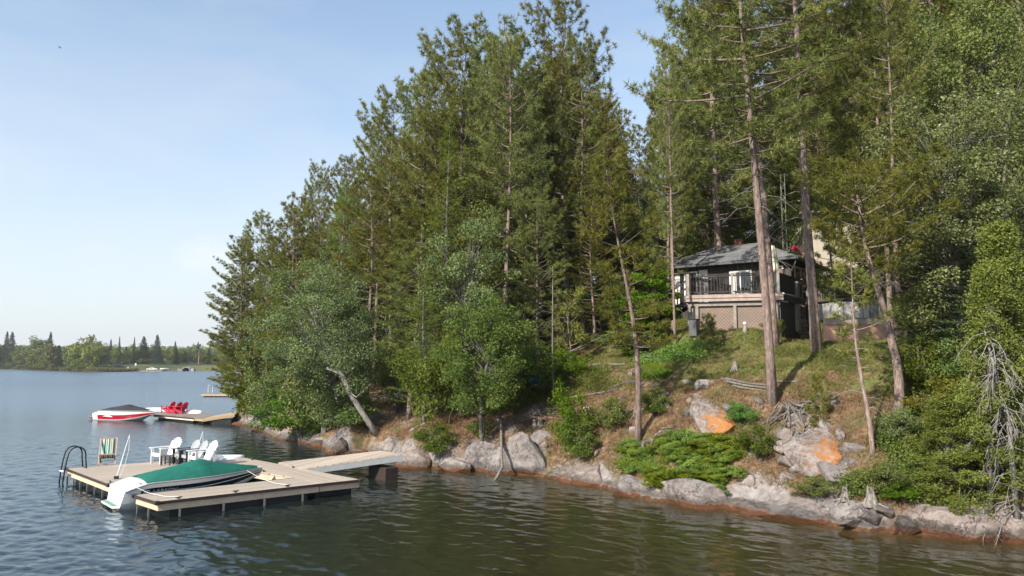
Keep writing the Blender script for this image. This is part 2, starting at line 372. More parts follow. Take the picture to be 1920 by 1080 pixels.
M_deck = M_planks('deck_boards', [(.36, .29, .225), (.45, .37, .295), (.54, .46, .375)], -angA, .14)
M_deck2 = M_planks('deck_boards_across', [(.34, .275, .215), (.43, .355, .285), (.52, .445, .365)], -angA + PI / 2, .14)
M_deck3 = M_planks('weathered_boards', [(.20, .165, .14), (.27, .22, .185), (.34, .28, .24)], -.2, .14)
M_fascia = plain('dock_fascia', (.62, .47, .34), .7, .14, 3, bmp=.2)
M_brown = plain('dark_trim', (.045, .03, .025), .6, .3, 5)
M_float = plain('black_float', (.012, .012, .013), .5, .4, 3)
M_alu = plain('bracket_metal', (.26, .24, .21), .45, .2, 9, metal=.6)
M_blacksteel = plain('black_tube', (.015, .015, .017), .35, .2, 9)
M_whiteplastic = plain('white_plastic', (.80, .80, .79), .45, .06, 5)
M_greyplastic = plain('grey_plastic', (.36, .375, .39), .5, .1, 5)
M_redplastic = plain('red_plastic', (.50, .012, .045), .45, .15, 5)
M_gel = plain('white_gelcoat', (.82, .82, .80), .16, .04, 2, spec=.6)
M_rubber = plain('rub_rail', (.30, .31, .32), .4, .1, 5)
D = .5
def g2(px, py, z=D): v = G(px, py, z); return (v.x, v.y)
def inset(pts, d):
    c = Vector((sum(p[0] for p in pts) / len(pts), sum(p[1] for p in pts) / len(pts)))
    return [tuple(Vector(p) + (c - Vector(p)).normalized() * d) for p in pts]
def dock_section(root, pts, mat, trim_edges, fas=M_fascia, z=D, fh=.23, name='deck_section'):
    m = MB().prism(pts, z - .045, z); m.build(name, mat, root, bevel=.008)
    ip = inset(pts, .05)
    MB().prism(ip, z - .045 - fh, z - .048).build('fascia', fas, root)
    fp = inset(pts, .42)
    MB().prism(fp, -.25, z - .05 - fh).build('float', M_float, root)
    if trim_edges:
        t = MB()
        for i in trim_edges:
            a = Vector((*pts[i], z - .035)); b_ = Vector((*pts[(i + 1) % len(pts)], z - .035)); o = (b_ - a).normalized().cross(Vector((0, 0, 1))) * .018
            n = (a + b_) / 2 - Vector((sum(p[0] for p in pts) / len(pts), sum(p[1] for p in pts) / len(pts), 0)); n.z = 0
            if o.dot(n) < 0: o = -o
            t.bar(a + o, b_ + o, .034, .085)
        t.build('edge_trim', M_brown, root, bevel=.006)
P1, P2, P4, P5, F1, F2, F3, F4 = [g2(*p) for p in ((124, 878), (204, 908), (440, 854.5), (676, 899), (252, 928), (294, 941), (601, 907), (552, 896))]
V2 = lambda p: Vector((p[0], p[1]))
A2 = dirA.xy
S1 = tuple(V2(P2) + A2 * 4.95)           # inner corner of the slip
X4 = tuple(V2(P4) - (V2(P5) - V2(P4)).normalized() * 0)
cross_in = F4
t_ = thing('floating_dock', 'large U shaped tan boarded floating dock with a slip holding the green covered boat', 'dock', (0, 0, 0))
B2 = (V2(P5) - V2(P4)).normalized()
mid_back = tuple(V2(P4) - A2 * 1.75)     # where the wide platform meets the cross walk
dock_section(t_, [P1, P2, S1, mid_back], M_deck2, [0, 1])
c_near = tuple(V2(F3)); cw = [S1, F4, F3, P5, P4, mid_back]
dock_section(t_, [S1, F4, F3, P5, P4, mid_back], M_deck, [2])
dock_section(t_, [F1, F2, F3, F4], M_deck2, [0, 1, 3])
# brackets under the near finger and platform, cleats on top
br = 0
for a, b_, n in ((F2, F3, 4), (P1, P2, 6), (F1, F2, 2)):
    a = V2(a); b_ = V2(b_); nrm = Vector(((b_ - a).y, -(b_ - a).x)).normalized()
    for k in range(n):
        q = a + (b_ - a) * ((k + .5) / n) + nrm * .05
        MB().box((q.x, q.y, .13), (.05, .05, .26), rz=math.atan2((b_ - a).y, (b_ - a).x)).build('bracket', M_alu, t_)
def cleat(p, rz, parent):
    m = MB(); m.box((p[0], p[1], D + .015), (.09, .04, .03), rz).bar((p[0] - .1 * math.cos(rz), p[1] - .1 * math.sin(rz), D + .05), (p[0] + .1 * math.cos(rz), p[1] + .1 * math.sin(rz), D + .05), .025); m.build('cleat', M_blacksteel, parent)
for f in (.12, .45, .78): cleat(tuple(V2(F2) + (V2(F3) - V2(F2)) * f + Vector((-.06, .12))), angA, t_)
for f in (.93,): cleat(tuple(V2(P1) + (V2(P2) - V2(P1)) * f + A2 * .15), angA + PI / 2, t_)
for f in (.2, .55): cleat(tuple(V2(P4) + (V2(P5) - V2(P4)) * f - A2 * .15), angA + PI / 2, t_)
cleat(tuple(V2(S1) + B2 * .6 + A2 * .15), angA + PI / 2, t_)
for q in (P1, P2, F2, F1, P5): MB().box((q[0], q[1], D - .03), (.16, .16, .11), rz=angA).build('corner_bumper', M_brown, t_, bevel=.02)
# gangway up to the rock
ga, gb = G(522, 867, D + .02), G(566, 878.5, D + .02); gc, gd = G(757, 851, .98), G(713, 845, .98)
gt = thing('gangway', 'narrow tan boarded gangway rising from the floating dock to the shore rock', 'gangway')
def ramp_piece(root, q, th, mat, name, dz=0):
    vs = [Vector(p) + Vector((0, 0, dz)) for p in q] + [Vector(p) + Vector((0, 0, dz - th)) for p in q]
    m = MB().add(vs, [(0, 1, 2, 3), (7, 6, 5, 4), (0, 4, 5, 1), (1, 5, 6, 2), (2, 6, 7, 3), (3, 7, 4, 0)]); return m.build(name, mat, root)
ramp_piece(gt, [ga, gb, gc, gd], .05, M_deck2, 'deck_boards')
for a, b_ in ((gb, gc), (ga, gd)):
    MB().bar(Vector(a) - Vector((0, 0, .16)), Vector(b_) - Vector((0, 0, .16)), .06, .2).build('side_beam', M_rubber, gt)
ax = MB(); e = Vector(gc); f = Vector(gd); ax.box(((e.x + f.x) / 2 - .3, (e.y + f.y) / 2 - .25, .12), (.6, 1.3, .7), rz=angA); ax.build('landing_block', M_brown, gt, bevel=.03)

# ---------------------------------------------------------------- chairs
def adirondack(name, label, mat, loc, rz, group, sc_=1.0, frame=None):
    r = thing(name, label, 'chair', loc, rz, group); fr = frame or mat
    s = MB()
    for k in range(6):
        y = -.30 + k * .095; z = .22 + (k / 5) * .15; s.box((0, y + .05, z), (.52, .082, .022), M=Matrix.Rotation(math.radians(15), 3, 'X'))
    s.box((0, .29, .33), (.54, .02, .12)); s.build('seat', mat, r, bevel=.004)
    bk = MB()
    for k in range(7):
        t = (k - 3) / 3; h = .80 - .14 * t * t; x0 = t * .20; x1 = t * .30
        p = Vector((x0, -.24, .20)); q = Vector((x1, -.24 - h * math.sin(math.radians(27)), .20 + h * math.cos(math.radians(27))))
        bk.bar(p, q, .075, .02, up=(1, 0, 0)) if False else bk.box((p + q) / 2, (.078, .02, (q - p).length), M=Matrix.Rotation(math.atan2(x1 - x0, h), 3, 'Y') @ Matrix.Rotation(math.radians(27), 3, 'X'))
    bk.bar((-.27, -.40, .50), (.27, -.40, .50), .03, .06); bk.build('backrest', mat, r, bevel=.004)
    for s_ in (-1, 1):
        a = MB().prism([(s_ * .26, .36), (s_ * .41, .36), (s_ * .42, .1), (s_ * .37, -.46), (s_ * .29, -.46)], .56, .585); a.build('armrest', fr, r, bevel=.005)
        MB().box((s_ * .30, .27, .28), (.035, .11, .56)).build('leg', fr, r, bevel=.004)
        l = MB(); l.bar((s_ * .30, .25, .33), (s_ * .30, -.52, .03), .035, .11); l.bar((s_ * .31, -.42, .07), (s_ * .31, -.40, .56), .035, .07); l.build('leg', fr, r, bevel=.004)
    r.scale = (sc_,) * 3
    return r
faceL = math.atan2(-dirA.y, -dirA.x) - PI / 2      # local +Y points along -A
gw = 'lounge chairs at the back of the near dock'
q0 = G(306, 868, D)
Bv = Vector((B2.x, B2.y, 0))
adirondack('lounge_chair', 'white slatted lounge chair on the near dock, farthest left of its row', M_whiteplastic, q0, faceL + .25, gw, 1.08)
adirondack('lounge_chair', 'grey slatted lounge chair with black frame just right of the leftmost white chair', M_greyplastic, q0 + Bv * .62 + dirA * .55, faceL + .12, gw, 1.0, M_blacksteel)
adirondack('lounge_chair', 'grey slatted lounge chair with black frame beside the right hand white chair', M_greyplastic, q0 + Bv * 1.2 + dirA * .62, faceL + .05, gw, 1.0, M_blacksteel)
adirondack('lounge_chair', 'white slatted lounge chair half hidden behind the green boat cover', M_whiteplastic, q0 + Bv * 1.95 + dirA * .65, faceL + .1, gw, 1.05)
st = thing('side_table', 'small black low table standing in front of the grey dock chair', 'table', q0 + Bv * .75 - dirA * .12)
m = MB(); m.box((0, 0, .38), (.42, .42, .03)); m.build('table_top', M_blacksteel, st, bevel=.01)
for sx in (-1, 1):
    for sy in (-1, 1): MB().box((sx * .17, sy * .17, .18), (.04, .04, .36)).build('leg', M_blacksteel, st)
# upturned canoe behind the chairs
def hullform(L, W, Hh, n=15, k=9, flip=True):
    secs = []
    for i in range(n):
        t = i / (n - 1) * 2 - 1; w = W / 2 * max(1 - abs(t) ** 2.6, .02); hh = Hh * (1 - .25 * abs(t) ** 3)
        secs.append([(t * L / 2, w * math.cos(PI * j / (k - 1)), hh * (math.sin(PI * j / (k - 1)) ** .8 if 0 < j < k - 1 else 0)) for j in range(k)])
    return secs
cn = MB().loft(hullform(2.5, .75, .17)).build('paddle_board', M_gel, smooth=True); cn.location = G(400, 861, D) ; cn.rotation_euler = (0, 0, angA - .35)
tag(cn, 'pale paddle board lying on the near dock right behind the chairs', 'paddle board')
# striped folding deck chair
def M_stripe():
    m, nt, b = new_mat('striped_canvas'); vec = coord(nt); sp = nt.nodes.new('ShaderNodeSeparateXYZ'); nt.links.new(vec, sp.inputs[0])
    f = mth(nt, 'FRACT', mth(nt, 'MULTIPLY', mth(nt, 'ADD', sp.outputs['X'], 2.0), 6.2))
    c = ramp(nt, f, [(0, (.03, .16, .12)), (.38, (.03, .16, .12)), (.4, (.62, .60, .52)), (.6, (.62, .60, .52)), (.62, (.10, .30, .24)), (.85, (.10, .30, .24)), (.87, (.62, .60, .52))])
    nt.links.new(c, b.inputs['Base Color']); b.inputs['Roughness'].default_value = .85; return m
dc = thing('deck_chair', 'folding wooden deck chair with green and cream striped canvas, alone near the ladder', 'chair', G(201, 869, D), math.radians(205))
M_pale = plain('pale_wood', (.50, .33, .22), .6, .15, 8)
fr1 = MB(); fr2 = MB()
for s_ in (-1, 1):
    fr1.bar((s_ * .30, .50, 0), (s_ * .30, -.42, .98), .035, .05); fr2.bar((s_ * .26, -.5, 0), (s_ * .26, .48, .42), .035, .05)
fr1.bar((-.30, -.42, .98), (.30, -.42, .98), .04).bar((-.3, .47, .03), (.3, .47, .03), .035); fr2.bar((-.27, .48, .42), (.27, .48, .42), .04).bar((-.27, -.5, .02), (.27, -.5, .02), .035)
fr1.build('back_frame', M_pale, dc); fr2.build('seat_frame', M_pale, dc)
secs = []
for i in range(15):
    t = i / 14; y = -.42 + .9 * t; z = .98 * (1 - t) + .42 * t - .36 * math.sin(PI * t) ** 1.1 * (1 + .35 * t)
    secs.append([(x * .25, y, z) for x in (-1, -.5, 0, .5, 1)])
cv = MB().loft(secs, cap=False).build('canvas', M_stripe(), dc, smooth=True); sm = cv.modifiers.new('t', 'SOLIDIFY'); sm.thickness = .008
# swim ladder
ld = thing('swim_ladder', 'black tubular swim ladder curved over the left corner of the near dock', 'ladder', (P1[0], P1[1], D), math.atan2((V2(P2) - V2(P1)).y, (V2(P2) - V2(P1)).x))
for x in (.12, .62):
    pts = [(x, .55, .02)] + [(x, .50 + .04 * math.sin(a), .45) for a in (0,)] + [(x, .2 + .3 * math.cos(a), .55 + .3 * math.sin(a)) for a in np.linspace(.1, PI - .1, 9)] + [(x, -.14, .4), (x, -.2, 0), (x, -.26, -.75)]
    MB().tube(pts, .026, 8).build('rail', M_blacksteel, ld, smooth=True)
for z in (-.6, -.32, -.05): MB().box((.37, -.22, z), (.5, .1, .03)).build('rung', M_whiteplastic if z > -.1 else M_blacksteel, ld)
MB().tube([(.12, .55, .03), (.62, .55, .03)], .02, 6).build('crossbar', M_blacksteel, ld)
# mooring whips
def whip(px0, py0, px1, py1, lab, z0=D):
    a = G(px0, py0, z0); b_ = AT(px1, py1, a.y + .9); t = thing('mooring_whip', lab, 'mooring pole', a, 0, 'white mooring whips over the boat slip')
    d = b_ - a
    MB().tube([(0, 0, 0), d * .35, d * .7 + Vector((0, 0, .01)), d], [.022, .018, .014, .009], 6).build('pole', M_whiteplastic, t, smooth=True)
    MB().box((0, 0, .05), (.12, .12, .1)).build('base', M_blacksteel, t)
    tip = Vector(d); MB().tube([tip, tip * .72 + Vector((.12, -.02, -.1)), tip * .3 + Vector((.16, 0, 0)), (.1, .05, .1)], .006, 5).build('line', M_whiteplastic, t)
whip(218, 898, 243, 815, 'thin white mooring whip rising beside the boat stern, with its line hanging alongside')
whip(366, 858, 380, 809, 'thin white mooring whip rising behind the boat cover near the right white chair')

# ---------------------------------------------------------------- boats
def runabout(root, L, W, hull_m, band_m, cover_m, sheer=(.72, .90), canopy=.48, band=(.30, .9), stripe2=None, tonneau=(.17, .93)):
    """x forward from the stern, hull / band / deck / cover; returns half width and sheer functions"""
    n = 25
    def hw(t): return W / 2 * (1 - max(0, (t - .35) / .65) ** 2.3) * (1 - .10 * max(0, (.2 - t) / .2) ** 2) + .01
    def sz(t): return sheer[0] + (sheer[1] - sheer[0]) * t ** 1.6 - .21 * max(0, (.2 - t) / .2) ** 1.3
    def keel(t): return -.22 + .80 * max(0, (t - .6) / .4) ** 2.2
    def chine(t): return -.02 + .55 * max(0, (t - .45) / .55) ** 1.8
    def sec(t, rows):
        x = L * t + (.10 if t > .98 else 0); w = hw(t); s = sz(t); k = keel(t); c = min(chine(t), s - .12)
        def at(f):   # f 0 keel .. 1 chine .. 2 sheer
            if f <= 1: return (w * .80 * f, k + (c - k) * f)
            g = f - 1; return (w * (.80 + .20 * g ** .8), c + (s - c) * g)
        return [(x - (0 if t > .05 else 0), *at(f)) for f in rows]
    ts = [i / (n - 1) for i in range(n)]
    def rake(t, r): return .14 * max(0, (.16 - t) / .16) * max(0, (r - .8) / 1.2)
    def shell(rows, name, mat):
        m = MB()
        for sg in (1, -1):
            secs = [[(p[0] + .28 * max(0, (t - .7) / .3) * (r / 2) + rake(t, r), p[1] * sg, p[2]) for p, r in zip(sec(t, rows), rows)] for t in ts]
            if sg < 0: secs = [s[::-1] for s in secs]
            m.loft(secs, cap=False)
        return m
    m = shell([0, .5, 1, 1 + band[0]], 'h', hull_m)
    tr = [p for p in sec(0, [0, .5, 1, 1 + band[0], 1 + band[1], 2])]; dkc = [(rake(0, 2), hw(0) * u, sz(0) + .045 * (1 - u * u)) for u in (.8, .4, 0, -.4, -.8)]
    trr = [0, 0, rake(0, 1), rake(0, 1 + band[0]), rake(0, 1 + band[1]), rake(0, 2)]; m.add([(q, p[1], p[2]) for p, q in zip(tr, trr)] + dkc + [(q, -p[1], p[2]) for p, q in zip(tr[::-1], trr[::-1])], [tuple(range(17))])
    hull = m.build('hull', hull_m, root, smooth=True)
    tsf = ts; k0 = 3; ts = tsf[k0:]; shell([1 + band[0], 1 + (band[0] + band[1]) / 2, 1 + band[1]], 'b', band_m).build('side_band', band_m, root, smooth=True)
    ts = tsf[:k0 + 1]; mb_ = shell([1 + band[0], 1 + (band[0] + band[1]) / 2, 1 + band[1]], 'b', hull_m); 
    ts = tsf; m = shell([1 + band[1], 2], 'd', hull_m); m.add(mb_.v, mb_.f)
    # deck: crowned surface between the sheers
    dk = []
    for t in ts:
        w = hw(t); s = sz(t); x = L * t + .28 * max(0, (t - .7) / .3) + rake(t, 2)
        dk.append([(x, w * u, s + .045 * (1 - u * u)) for u in (-1, -.8, -.4, 0, .4, .8, 1)])
    m.loft(dk, cap=False); m.build('deck', hull_m, root, smooth=True)
    for sg in (1, -1):
        MB().tube([(L * t + .28 * max(0, (t - .7) / .3) + rake(t, 2), sg * (hw(t) + .012), sz(t) - .01) for t in ts], .028, 6).build('rub_rail', M_rubber, root, smooth=True)
    # fitted cover
    cs = []
    t0, t1 = tonneau
    for i in range(22):
        f = i / 21; t = t0 + (t1 - t0) * f; w = hw(t) * .93; s = sz(t) + .02
        hump = canopy * ((f / .52) ** .85 if f < .52 else max(0, (1 - f) / .48) ** 1.15) + .03
        x = L * t + .28 * max(0, (t - .7) / .3)
        cs.append([(x, w * u, s + .05 * (1 - u * u) + hump * (1 - abs(u) ** (1.5)) * (1 + .03 * math.sin(u * 5 + i * .9) * abs(u) + .03 * math.sin(i * .8)) + .008 * math.sin(i * 2.3 + u * 7)) for u in np.linspace(-1, 1, 13)])
    cv = MB().loft(cs, cap=False); e0, e1 = cs[0], cs[-1]
    cv.build('canvas_cover', cover_m, root, smooth=True)
    return hw, sz, sec
def M_canvas(name, col):
    m, nt, b = new_mat(name); n = noise(nt, 3, 5, .6, coord(nt, 'Object', scale=(1, 2.2, 1)), .5)
    nt.links.new(ramp(nt, n, [(.3, tuple(c * .8 for c in col)), (.7, tuple(c * 1.15 for c in col))]), b.inputs['Base Color']); b.inputs['Roughness'].default_value = .8
    w1 = nd(nt, 'ShaderNodeTexWave'); w1.inputs['Scale'].default_value = 1.3; w1.inputs['Distortion'].default_value = 6; w1.inputs['Detail'].default_value = 3; nt.links.new(coord(nt), w1.inputs['Vector']); bump(nt, b, mth(nt, 'ADD', n, mth(nt, 'MULTIPLY', w1.outputs['Fac'], .06)), .6, .05); return m
M_green = M_canvas('green_canvas', (.002, .125, .088)); M_blackcanvas = M_canvas('black_canvas', (.028, .028, .03))
M_navy = plain('dark_gelcoat', (.008, .022, .026), .12, .1, 3, spec=.7)
bow = G(491, 876.5, .80); Lb = 4.6
bs = bow - dirA * (Lb + .32); bs.z = 0
bt = thing('motorboat', 'white motorboat with dark side band and fitted green canvas cover moored in the dock slip', 'motorboat', (bs.x, bs.y, 0), angA)
hw, sz, sec = runabout(bt, Lb, 2.05, M_gel, M_navy, M_green, (.78, .80), .40, (.34, .80), tonneau=(.165, .97))
# pale upper stripe on the band
m = MB()
for sg in (1, -1):
    m.tube([(p[0] + .28 * max(0, (t - .7) / .3) * .75, sg * (p[1] + .006), p[2]) for t in np.linspace(.12, .99, 22) for p in [sec(t, [1.62])[0]]], .013, 4)
m.build('pinstripe', M_gel, bt)
# stern: swim platform, engine drive, vents, cushions line
m = MB().prism([(-.16, -.70), (.05, -.85), (.05, .85), (-.16, .70)], .05, .12); m.build('swim_platform', M_gel, bt, bevel=.03)
MB().box((-.06, 0, .128), (.16, 1.2, .012)).build('platform_pad', plain('pad_green', (.12, .25, .21), .6), bt)
m = MB(); m.box((-.1, 0, -.08), (.2, .26, .2)); m.box((-.2, 0, -.18), (.16, .08, .26)); m.build('stern_drive', M_float, bt, bevel=.02)
for y in (-.55, -.42): MB().tube([(.62, y - .30, sz(.13) + .02), (.62, y - .30, sz(.13) + .045)], .03, 8).build('vent', M_alu, bt)
MB().bar((.50, -.92, .60), (.72, -.94, .63), .03).build('grab_rail', M_alu, bt)
# lettering on the side facing the near finger dock
def lettering(txt, size, mat, parent, name, mtx, extr=.002):
    cu = bpy.data.curves.new(name, 'FONT'); cu.body = txt; cu.size = size; cu.extrude = extr; cu.resolution_u = 3
    o = bpy.data.objects.new(name, cu); C.objects.link(o); bpy.context.view_layer.update()
    me = bpy.data.meshes.new_from_object(o); C.objects.unlink(o); bpy.data.objects.remove(o)
    me.materials.clear(); me.materials.append(mat); n = link(name, me, parent); n.matrix_local = mtx; return n
def side_matrix(t):
    p0 = sec(t, [1.60])[0]; p1 = sec(t + .12, [1.60])[0]; pu = sec(t, [1.88])[0]
    X = (Vector((p1[0], -p1[1], p1[2])) - Vector((p0[0], -p0[1], p0[2]))).normalized(); U = (Vector((pu[0], -pu[1], pu[2])) - Vector((p0[0], -p0[1], p0[2]))).normalized()
    N = X.cross(U).normalized(); U = N.cross(X)
    M = Matrix((X, U, N)).transposed().to_4x4(); M.translation = Vector((p0[0], -p0[1], p0[2])) + N * .014; return M
M_letter = plain('silver_letters', (.55, .56, .56), .4, .05)
Mx = side_matrix(.205); lt = lettering('LARSON', .15, M_letter, bt, 'lettering', Mx @ Matrix.Diagonal((1.35, 1, 1, 1)))
m = MB(); 
for k in range(3): m.prism([(-.30 + k * .03, .005 + k * .04), (-.10, .005 + k * .04), (-.09, .03 + k * .04), (-.29 + k * .03, .03 + k * .04)], 0, .002)
o = m.build('emblem', M_letter, bt); o.matrix_local = Mx

# ---- the farther dock with the red boat
D2 = .38
pa, pb, pc, pd = [G(x, y, D2) for x, y in ((287, 777), (364, 784), (392, 777), (318, 769))]
t2 = thing('floating_dock', 'low brown boarded floating dock farther out, carrying three red chairs', 'dock')
z4 = lambda ps: [(p.x, p.y) for p in ps]
dock_section(t2, z4([pa, pb, pc, pd]), M_deck3, [0], fas=plain('pale_fascia', (.66, .60, .50), .7), z=D2, fh=.17)
pe = G(362, 784, D2); pf = G(392, 777.2, D2); pg = G(407, 779, D2); ph = G(380, 785.5, D2)
M_newwood = plain('new_yellow_wood', (.44, .32, .19), .65, .15, 4, bmp=.2)
dock_section(t2, z4([pb, ph, pg, pc]), M_deck3, [], fas=M_newwood, z=D2 + .01, fh=.15)
t3 = thing('wooden_ramp', 'new yellow wood ramp climbing from the dock with red chairs to the shore', 'ramp')
ra, rb = G(380, 785.5, D2 + .03), G(403, 779, D2 + .03); rc_, rd = AT(452, 771, rb.y + 1.0), AT(440, 776, ra.y + .4)
ramp_piece(t3, [ra, rb, rc_, rd], .06, M_newwood, 'ramp_boards'); MB().bar(ra - Vector((0, 0, .12)), rd - Vector((0, 0, .12)), .06, .18).build('side_beam', M_newwood, t3)
cr = (ra + rd) / 2; MB().box((cr.x + .2, cr.y + .6, .1), (1.5, 1.2, .5)).build('crib', M_float, t3)
gr_ = 'red lounge chairs on the farther dock'
dA2 = (pb - pa).normalized(); dB2 = (pd - pa).normalized()
for i, (px, py, lb, rz) in enumerate(((313, 775, 'red slatted lounge chair with patterned cushion, leftmost on the farther dock', -1.95), (326, 776, 'red slatted lounge chair in the middle of the farther dock row', -2.0), (337, 776.5, 'red slatted lounge chair at the right end of the farther dock row', -2.05))):
    ch = adirondack('lounge_chair', lb, M_redplastic, G(px, py - 1, D2), rz + PI + .2, gr_, 1.05)
    if i == 0: cu_ = MB().box((0, -.34, .62), (.36, .09, .36), M=Matrix.Rotation(math.radians(27), 3, 'X')).build('cushion', plain('patterned_cushion', (.35, .28, .08), .8, .9, 14), ch, bevel=.03)
for (px, py, L_, lb, rz) in ((297, 770.5, 2.9, 'white paddle board lying behind the dock with red chairs, left of the chairs', -.3), (352, 774.5, 2.9, 'white paddle board lying on the right end of the dock with red chairs', -.35)):
    b_ = MB().loft(hullform(L_, .85, .30)).build('paddle_board', M_gel, smooth=True); b_.location = G(px, py, D2 - .06 + (.07 if px > 300 else 0)); b_.rotation_euler = (0, 0, rz); tag(b_, lb, 'paddle board')
M_redband = plain('red_gelcoat', (.42, .012, .03), .2, .2, 3, spec=.6)
s2 = G(190, 783, .1); e2 = G(291, 773, .75); dd = (e2 - s2); dd.z = 0; a2 = math.atan2(dd.y, dd.x)
dd = Vector((math.cos(-.35), math.sin(-.35), 0)); s2 = G(189, 781, .2); L2 = 4.9
for _ in range(30):
    if PROJ(Vector((s2.x, s2.y, .8)) + dd * (L2 + .3))[0] > 290: break
    L2 += .05
rbt = thing('motorboat', 'white motorboat with red side stripes and black cover moored at the farther dock', 'motorboat', (s2.x, s2.y, 0), -.35)
hw2, sz2, sec2 = runabout(rbt, L2, 2.1, M_gel, M_redband, M_blackcanvas, (.80, .78), .36, (.12, .56), tonneau=(.16, .93))
sv = lambda t, f: (lambda p: (p[0] + .28 * max(0, (t - .7) / .3) * f / 2, -(p[1] + .012), p[2]))(sec2(t, [f])[0])
pts = [(.22, 1.42), (.34, 1.56), (.62, 1.50), (.40, 1.36)]; m = MB()
a_, b1, c1, d1 = [sv(*p) for p in pts]; m.add([a_, b1, c1, d1], [(0, 1, 2, 3), (3, 2, 1, 0)]); m.build('side_flash', M_gel, rbt)
m = MB().prism([(-.4, -.8), (.05, -.95), (.05, .95), (-.4, .8)], .12, .22); m.build('swim_platform', M_redband, rbt, bevel=.03)
for px0, py0, px1, py1, lb in ((243, 760, 233, 737, 'thin grey mooring pole slanting up behind the black boat cover'), (289, 772, 271, 737, 'thin grey mooring pole slanting up beside the bow of the red striped boat')):
    a = G(px0, py0 + 6, .4); b_ = AT(px1, py1, a.y); mp_ = MB().tube([a, b_], [.02, .01], 5).build('mooring_pole', M_rubber); tag(mp_, lb, 'mooring pole')
# third dock
q1, q2 = G(376, 739, .35), G(440, 739.5, .35)
t4 = thing('wooden_dock', 'small distant wooden dock with a white post poking out past the trees', 'dock')
pl = z4([q1, q2, q2 + Vector((0, 3.2, 0)), q1 + Vector((0, 3.2, 0))])
dock_section(t4, pl, M_deck3, [], fas=plain('tan_fascia', (.42, .33, .25), .7), z=.42, fh=.25)
MB().tube([(q1.x + .4, q1.y + 1.5, .5), (q1.x + .4, q1.y + 1.5, 1.5), (q1.x + 1.0, q1.y + 1.5, 1.5), (q1.x + 1.0, q1.y + 1.5, .5)], .03, 6).build('post', M_whiteplastic, t4)

for (xa, ya, za, q, lb) in ((.35, -.95, .74, tuple(V2(F2) + (V2(F3) - V2(F2)) * .12 + Vector((-.06, .12))), 'white mooring rope from the green covered boat stern to the finger dock'), (4.2, -.45, .80, tuple(V2(F2) + (V2(F3) - V2(F2)) * .78 + Vector((-.06, .12))), 'white mooring rope from the green covered boat bow to the finger dock')):
    ca, sa = math.cos(angA), math.sin(angA); p0 = Vector((bs.x + ca * xa - sa * ya, bs.y + sa * xa + ca * ya, za)); p1 = Vector((q[0], q[1], D + .06)); me_ = MB().tube([p0, p0.lerp(p1, .35) - Vector((0, 0, .10)), p0.lerp(p1, .7) - Vector((0, 0, .09)), p1], .007, 5).build('mooring_rope', M_whiteplastic); tag(me_, lb, 'rope')
# ---------------------------------------------------------------- cottage
M_shingle = None
def mk_shingle():
    m, nt, b = new_mat('roof_shingles'); vec = coord(nt); br = nt.nodes.new('ShaderNodeTexBrick'); nt.links.new(vec, br.inputs['Vector'])
    br.inputs['Scale'].default_value = 1; br.inputs['Brick Width'].default_value = .32; br.inputs['Row Height'].default_value = .13; br.inputs['Mortar Size'].default_value = .012
    br.inputs['Color1'].default_value = (.12, .123, .13, 1); br.inputs['Color2'].default_value = (.20, .20, .21, 1); br.inputs['Mortar'].default_value = (.03, .03, .03, 1)
    n = noise(nt, 1.2, 5, .6, vec); nt.links.new(mix(nt, ramp(nt, n, [(.45, (0, 0, 0)), (.7, (.6, .6, .6))]), br.outputs['Color'], (.26, .25, .24)), b.inputs['Base Color']); b.inputs['Roughness'].default_value = .85
    bump(nt, b, br.outputs['Fac'], -.4, .02); return m
M_shingle = mk_shingle()
M_gutter = plain('dark_gutter', (.10, .10, .105), .4, .1, 4)
M_siding = M_planks('dark_siding', [(.045, .035, .032), (.07, .058, .052), (.10, .085, .08)], .0, .2)
M_whitetrim = plain('white_trim', (.74, .74, .73), .5, .06, 4)
M_curtain = plain('pale_curtain', (.62, .62, .60), .8, .15, 5)
def mk_glass():
    m, nt, b = new_mat('window_glass'); b.inputs['Base Color'].default_value = (.02, .025, .028, 1); b.inputs['Roughness'].default_value = .05; b.inputs['Specular IOR Level'].default_value = .9; return m
M_glass = mk_glass()
M_greywood = M_planks('grey_deck_wood', [(.16, .14, .13), (.23, .20, .185), (.31, .27, .25)], .5, .14)
M_postwood = plain('weathered_post', (.30, .265, .235), .8, .25, 5, bmp=.3)
M_darkwood = plain('dark_stain_and_shade_wood', (.045, .036, .033), .7, .3, 6)  # stained rails and posts; also paints the shade on the deck's right side
M_beam = plain('sun_bleached_beam', (.42, .33, .29), .75, .2, 4, bmp=.3)
def mk_lattice():
    m, nt, b = new_mat('lattice_skirt'); vec = coord(nt); sp = nt.nodes.new('ShaderNodeSeparateXYZ'); nt.links.new(vec, sp.inputs[0])
    a = mth(nt, 'FRACT', mth(nt, 'MULTIPLY', mth(nt, 'ADD', sp.outputs['X'], sp.outputs['Z']), 6.0)); c = mth(nt, 'FRACT', mth(nt, 'MULTIPLY', mth(nt, 'SUBTRACT', sp.outputs['X'], sp.outputs['Z']), 6.0))
    slat = mth(nt, 'MAXIMUM', mth(nt, 'LESS_THAN', a, .3), mth(nt, 'LESS_THAN', c, .3)); n = noise(nt, 1.0, 4, .6, vec)
    wood = ramp(nt, n, [(.35, (.22, .19, .17)), (.5, (.29, .215, .175)), (.62, (.38, .25, .175))])
    nt.links.new(mix(nt, slat, (.20, .15, .125), wood), b.inputs['Base Color']); b.inputs['Roughness'].default_value = .85; bump(nt, b, slat, .6, .02); return m
M_lattice = mk_lattice()
M_concrete = plain('rough_concrete', (.30, .285, .27), .9, .2, 4, bmp=.4)
hang = math.atan2(.60, -.80); FLZ = 8.0
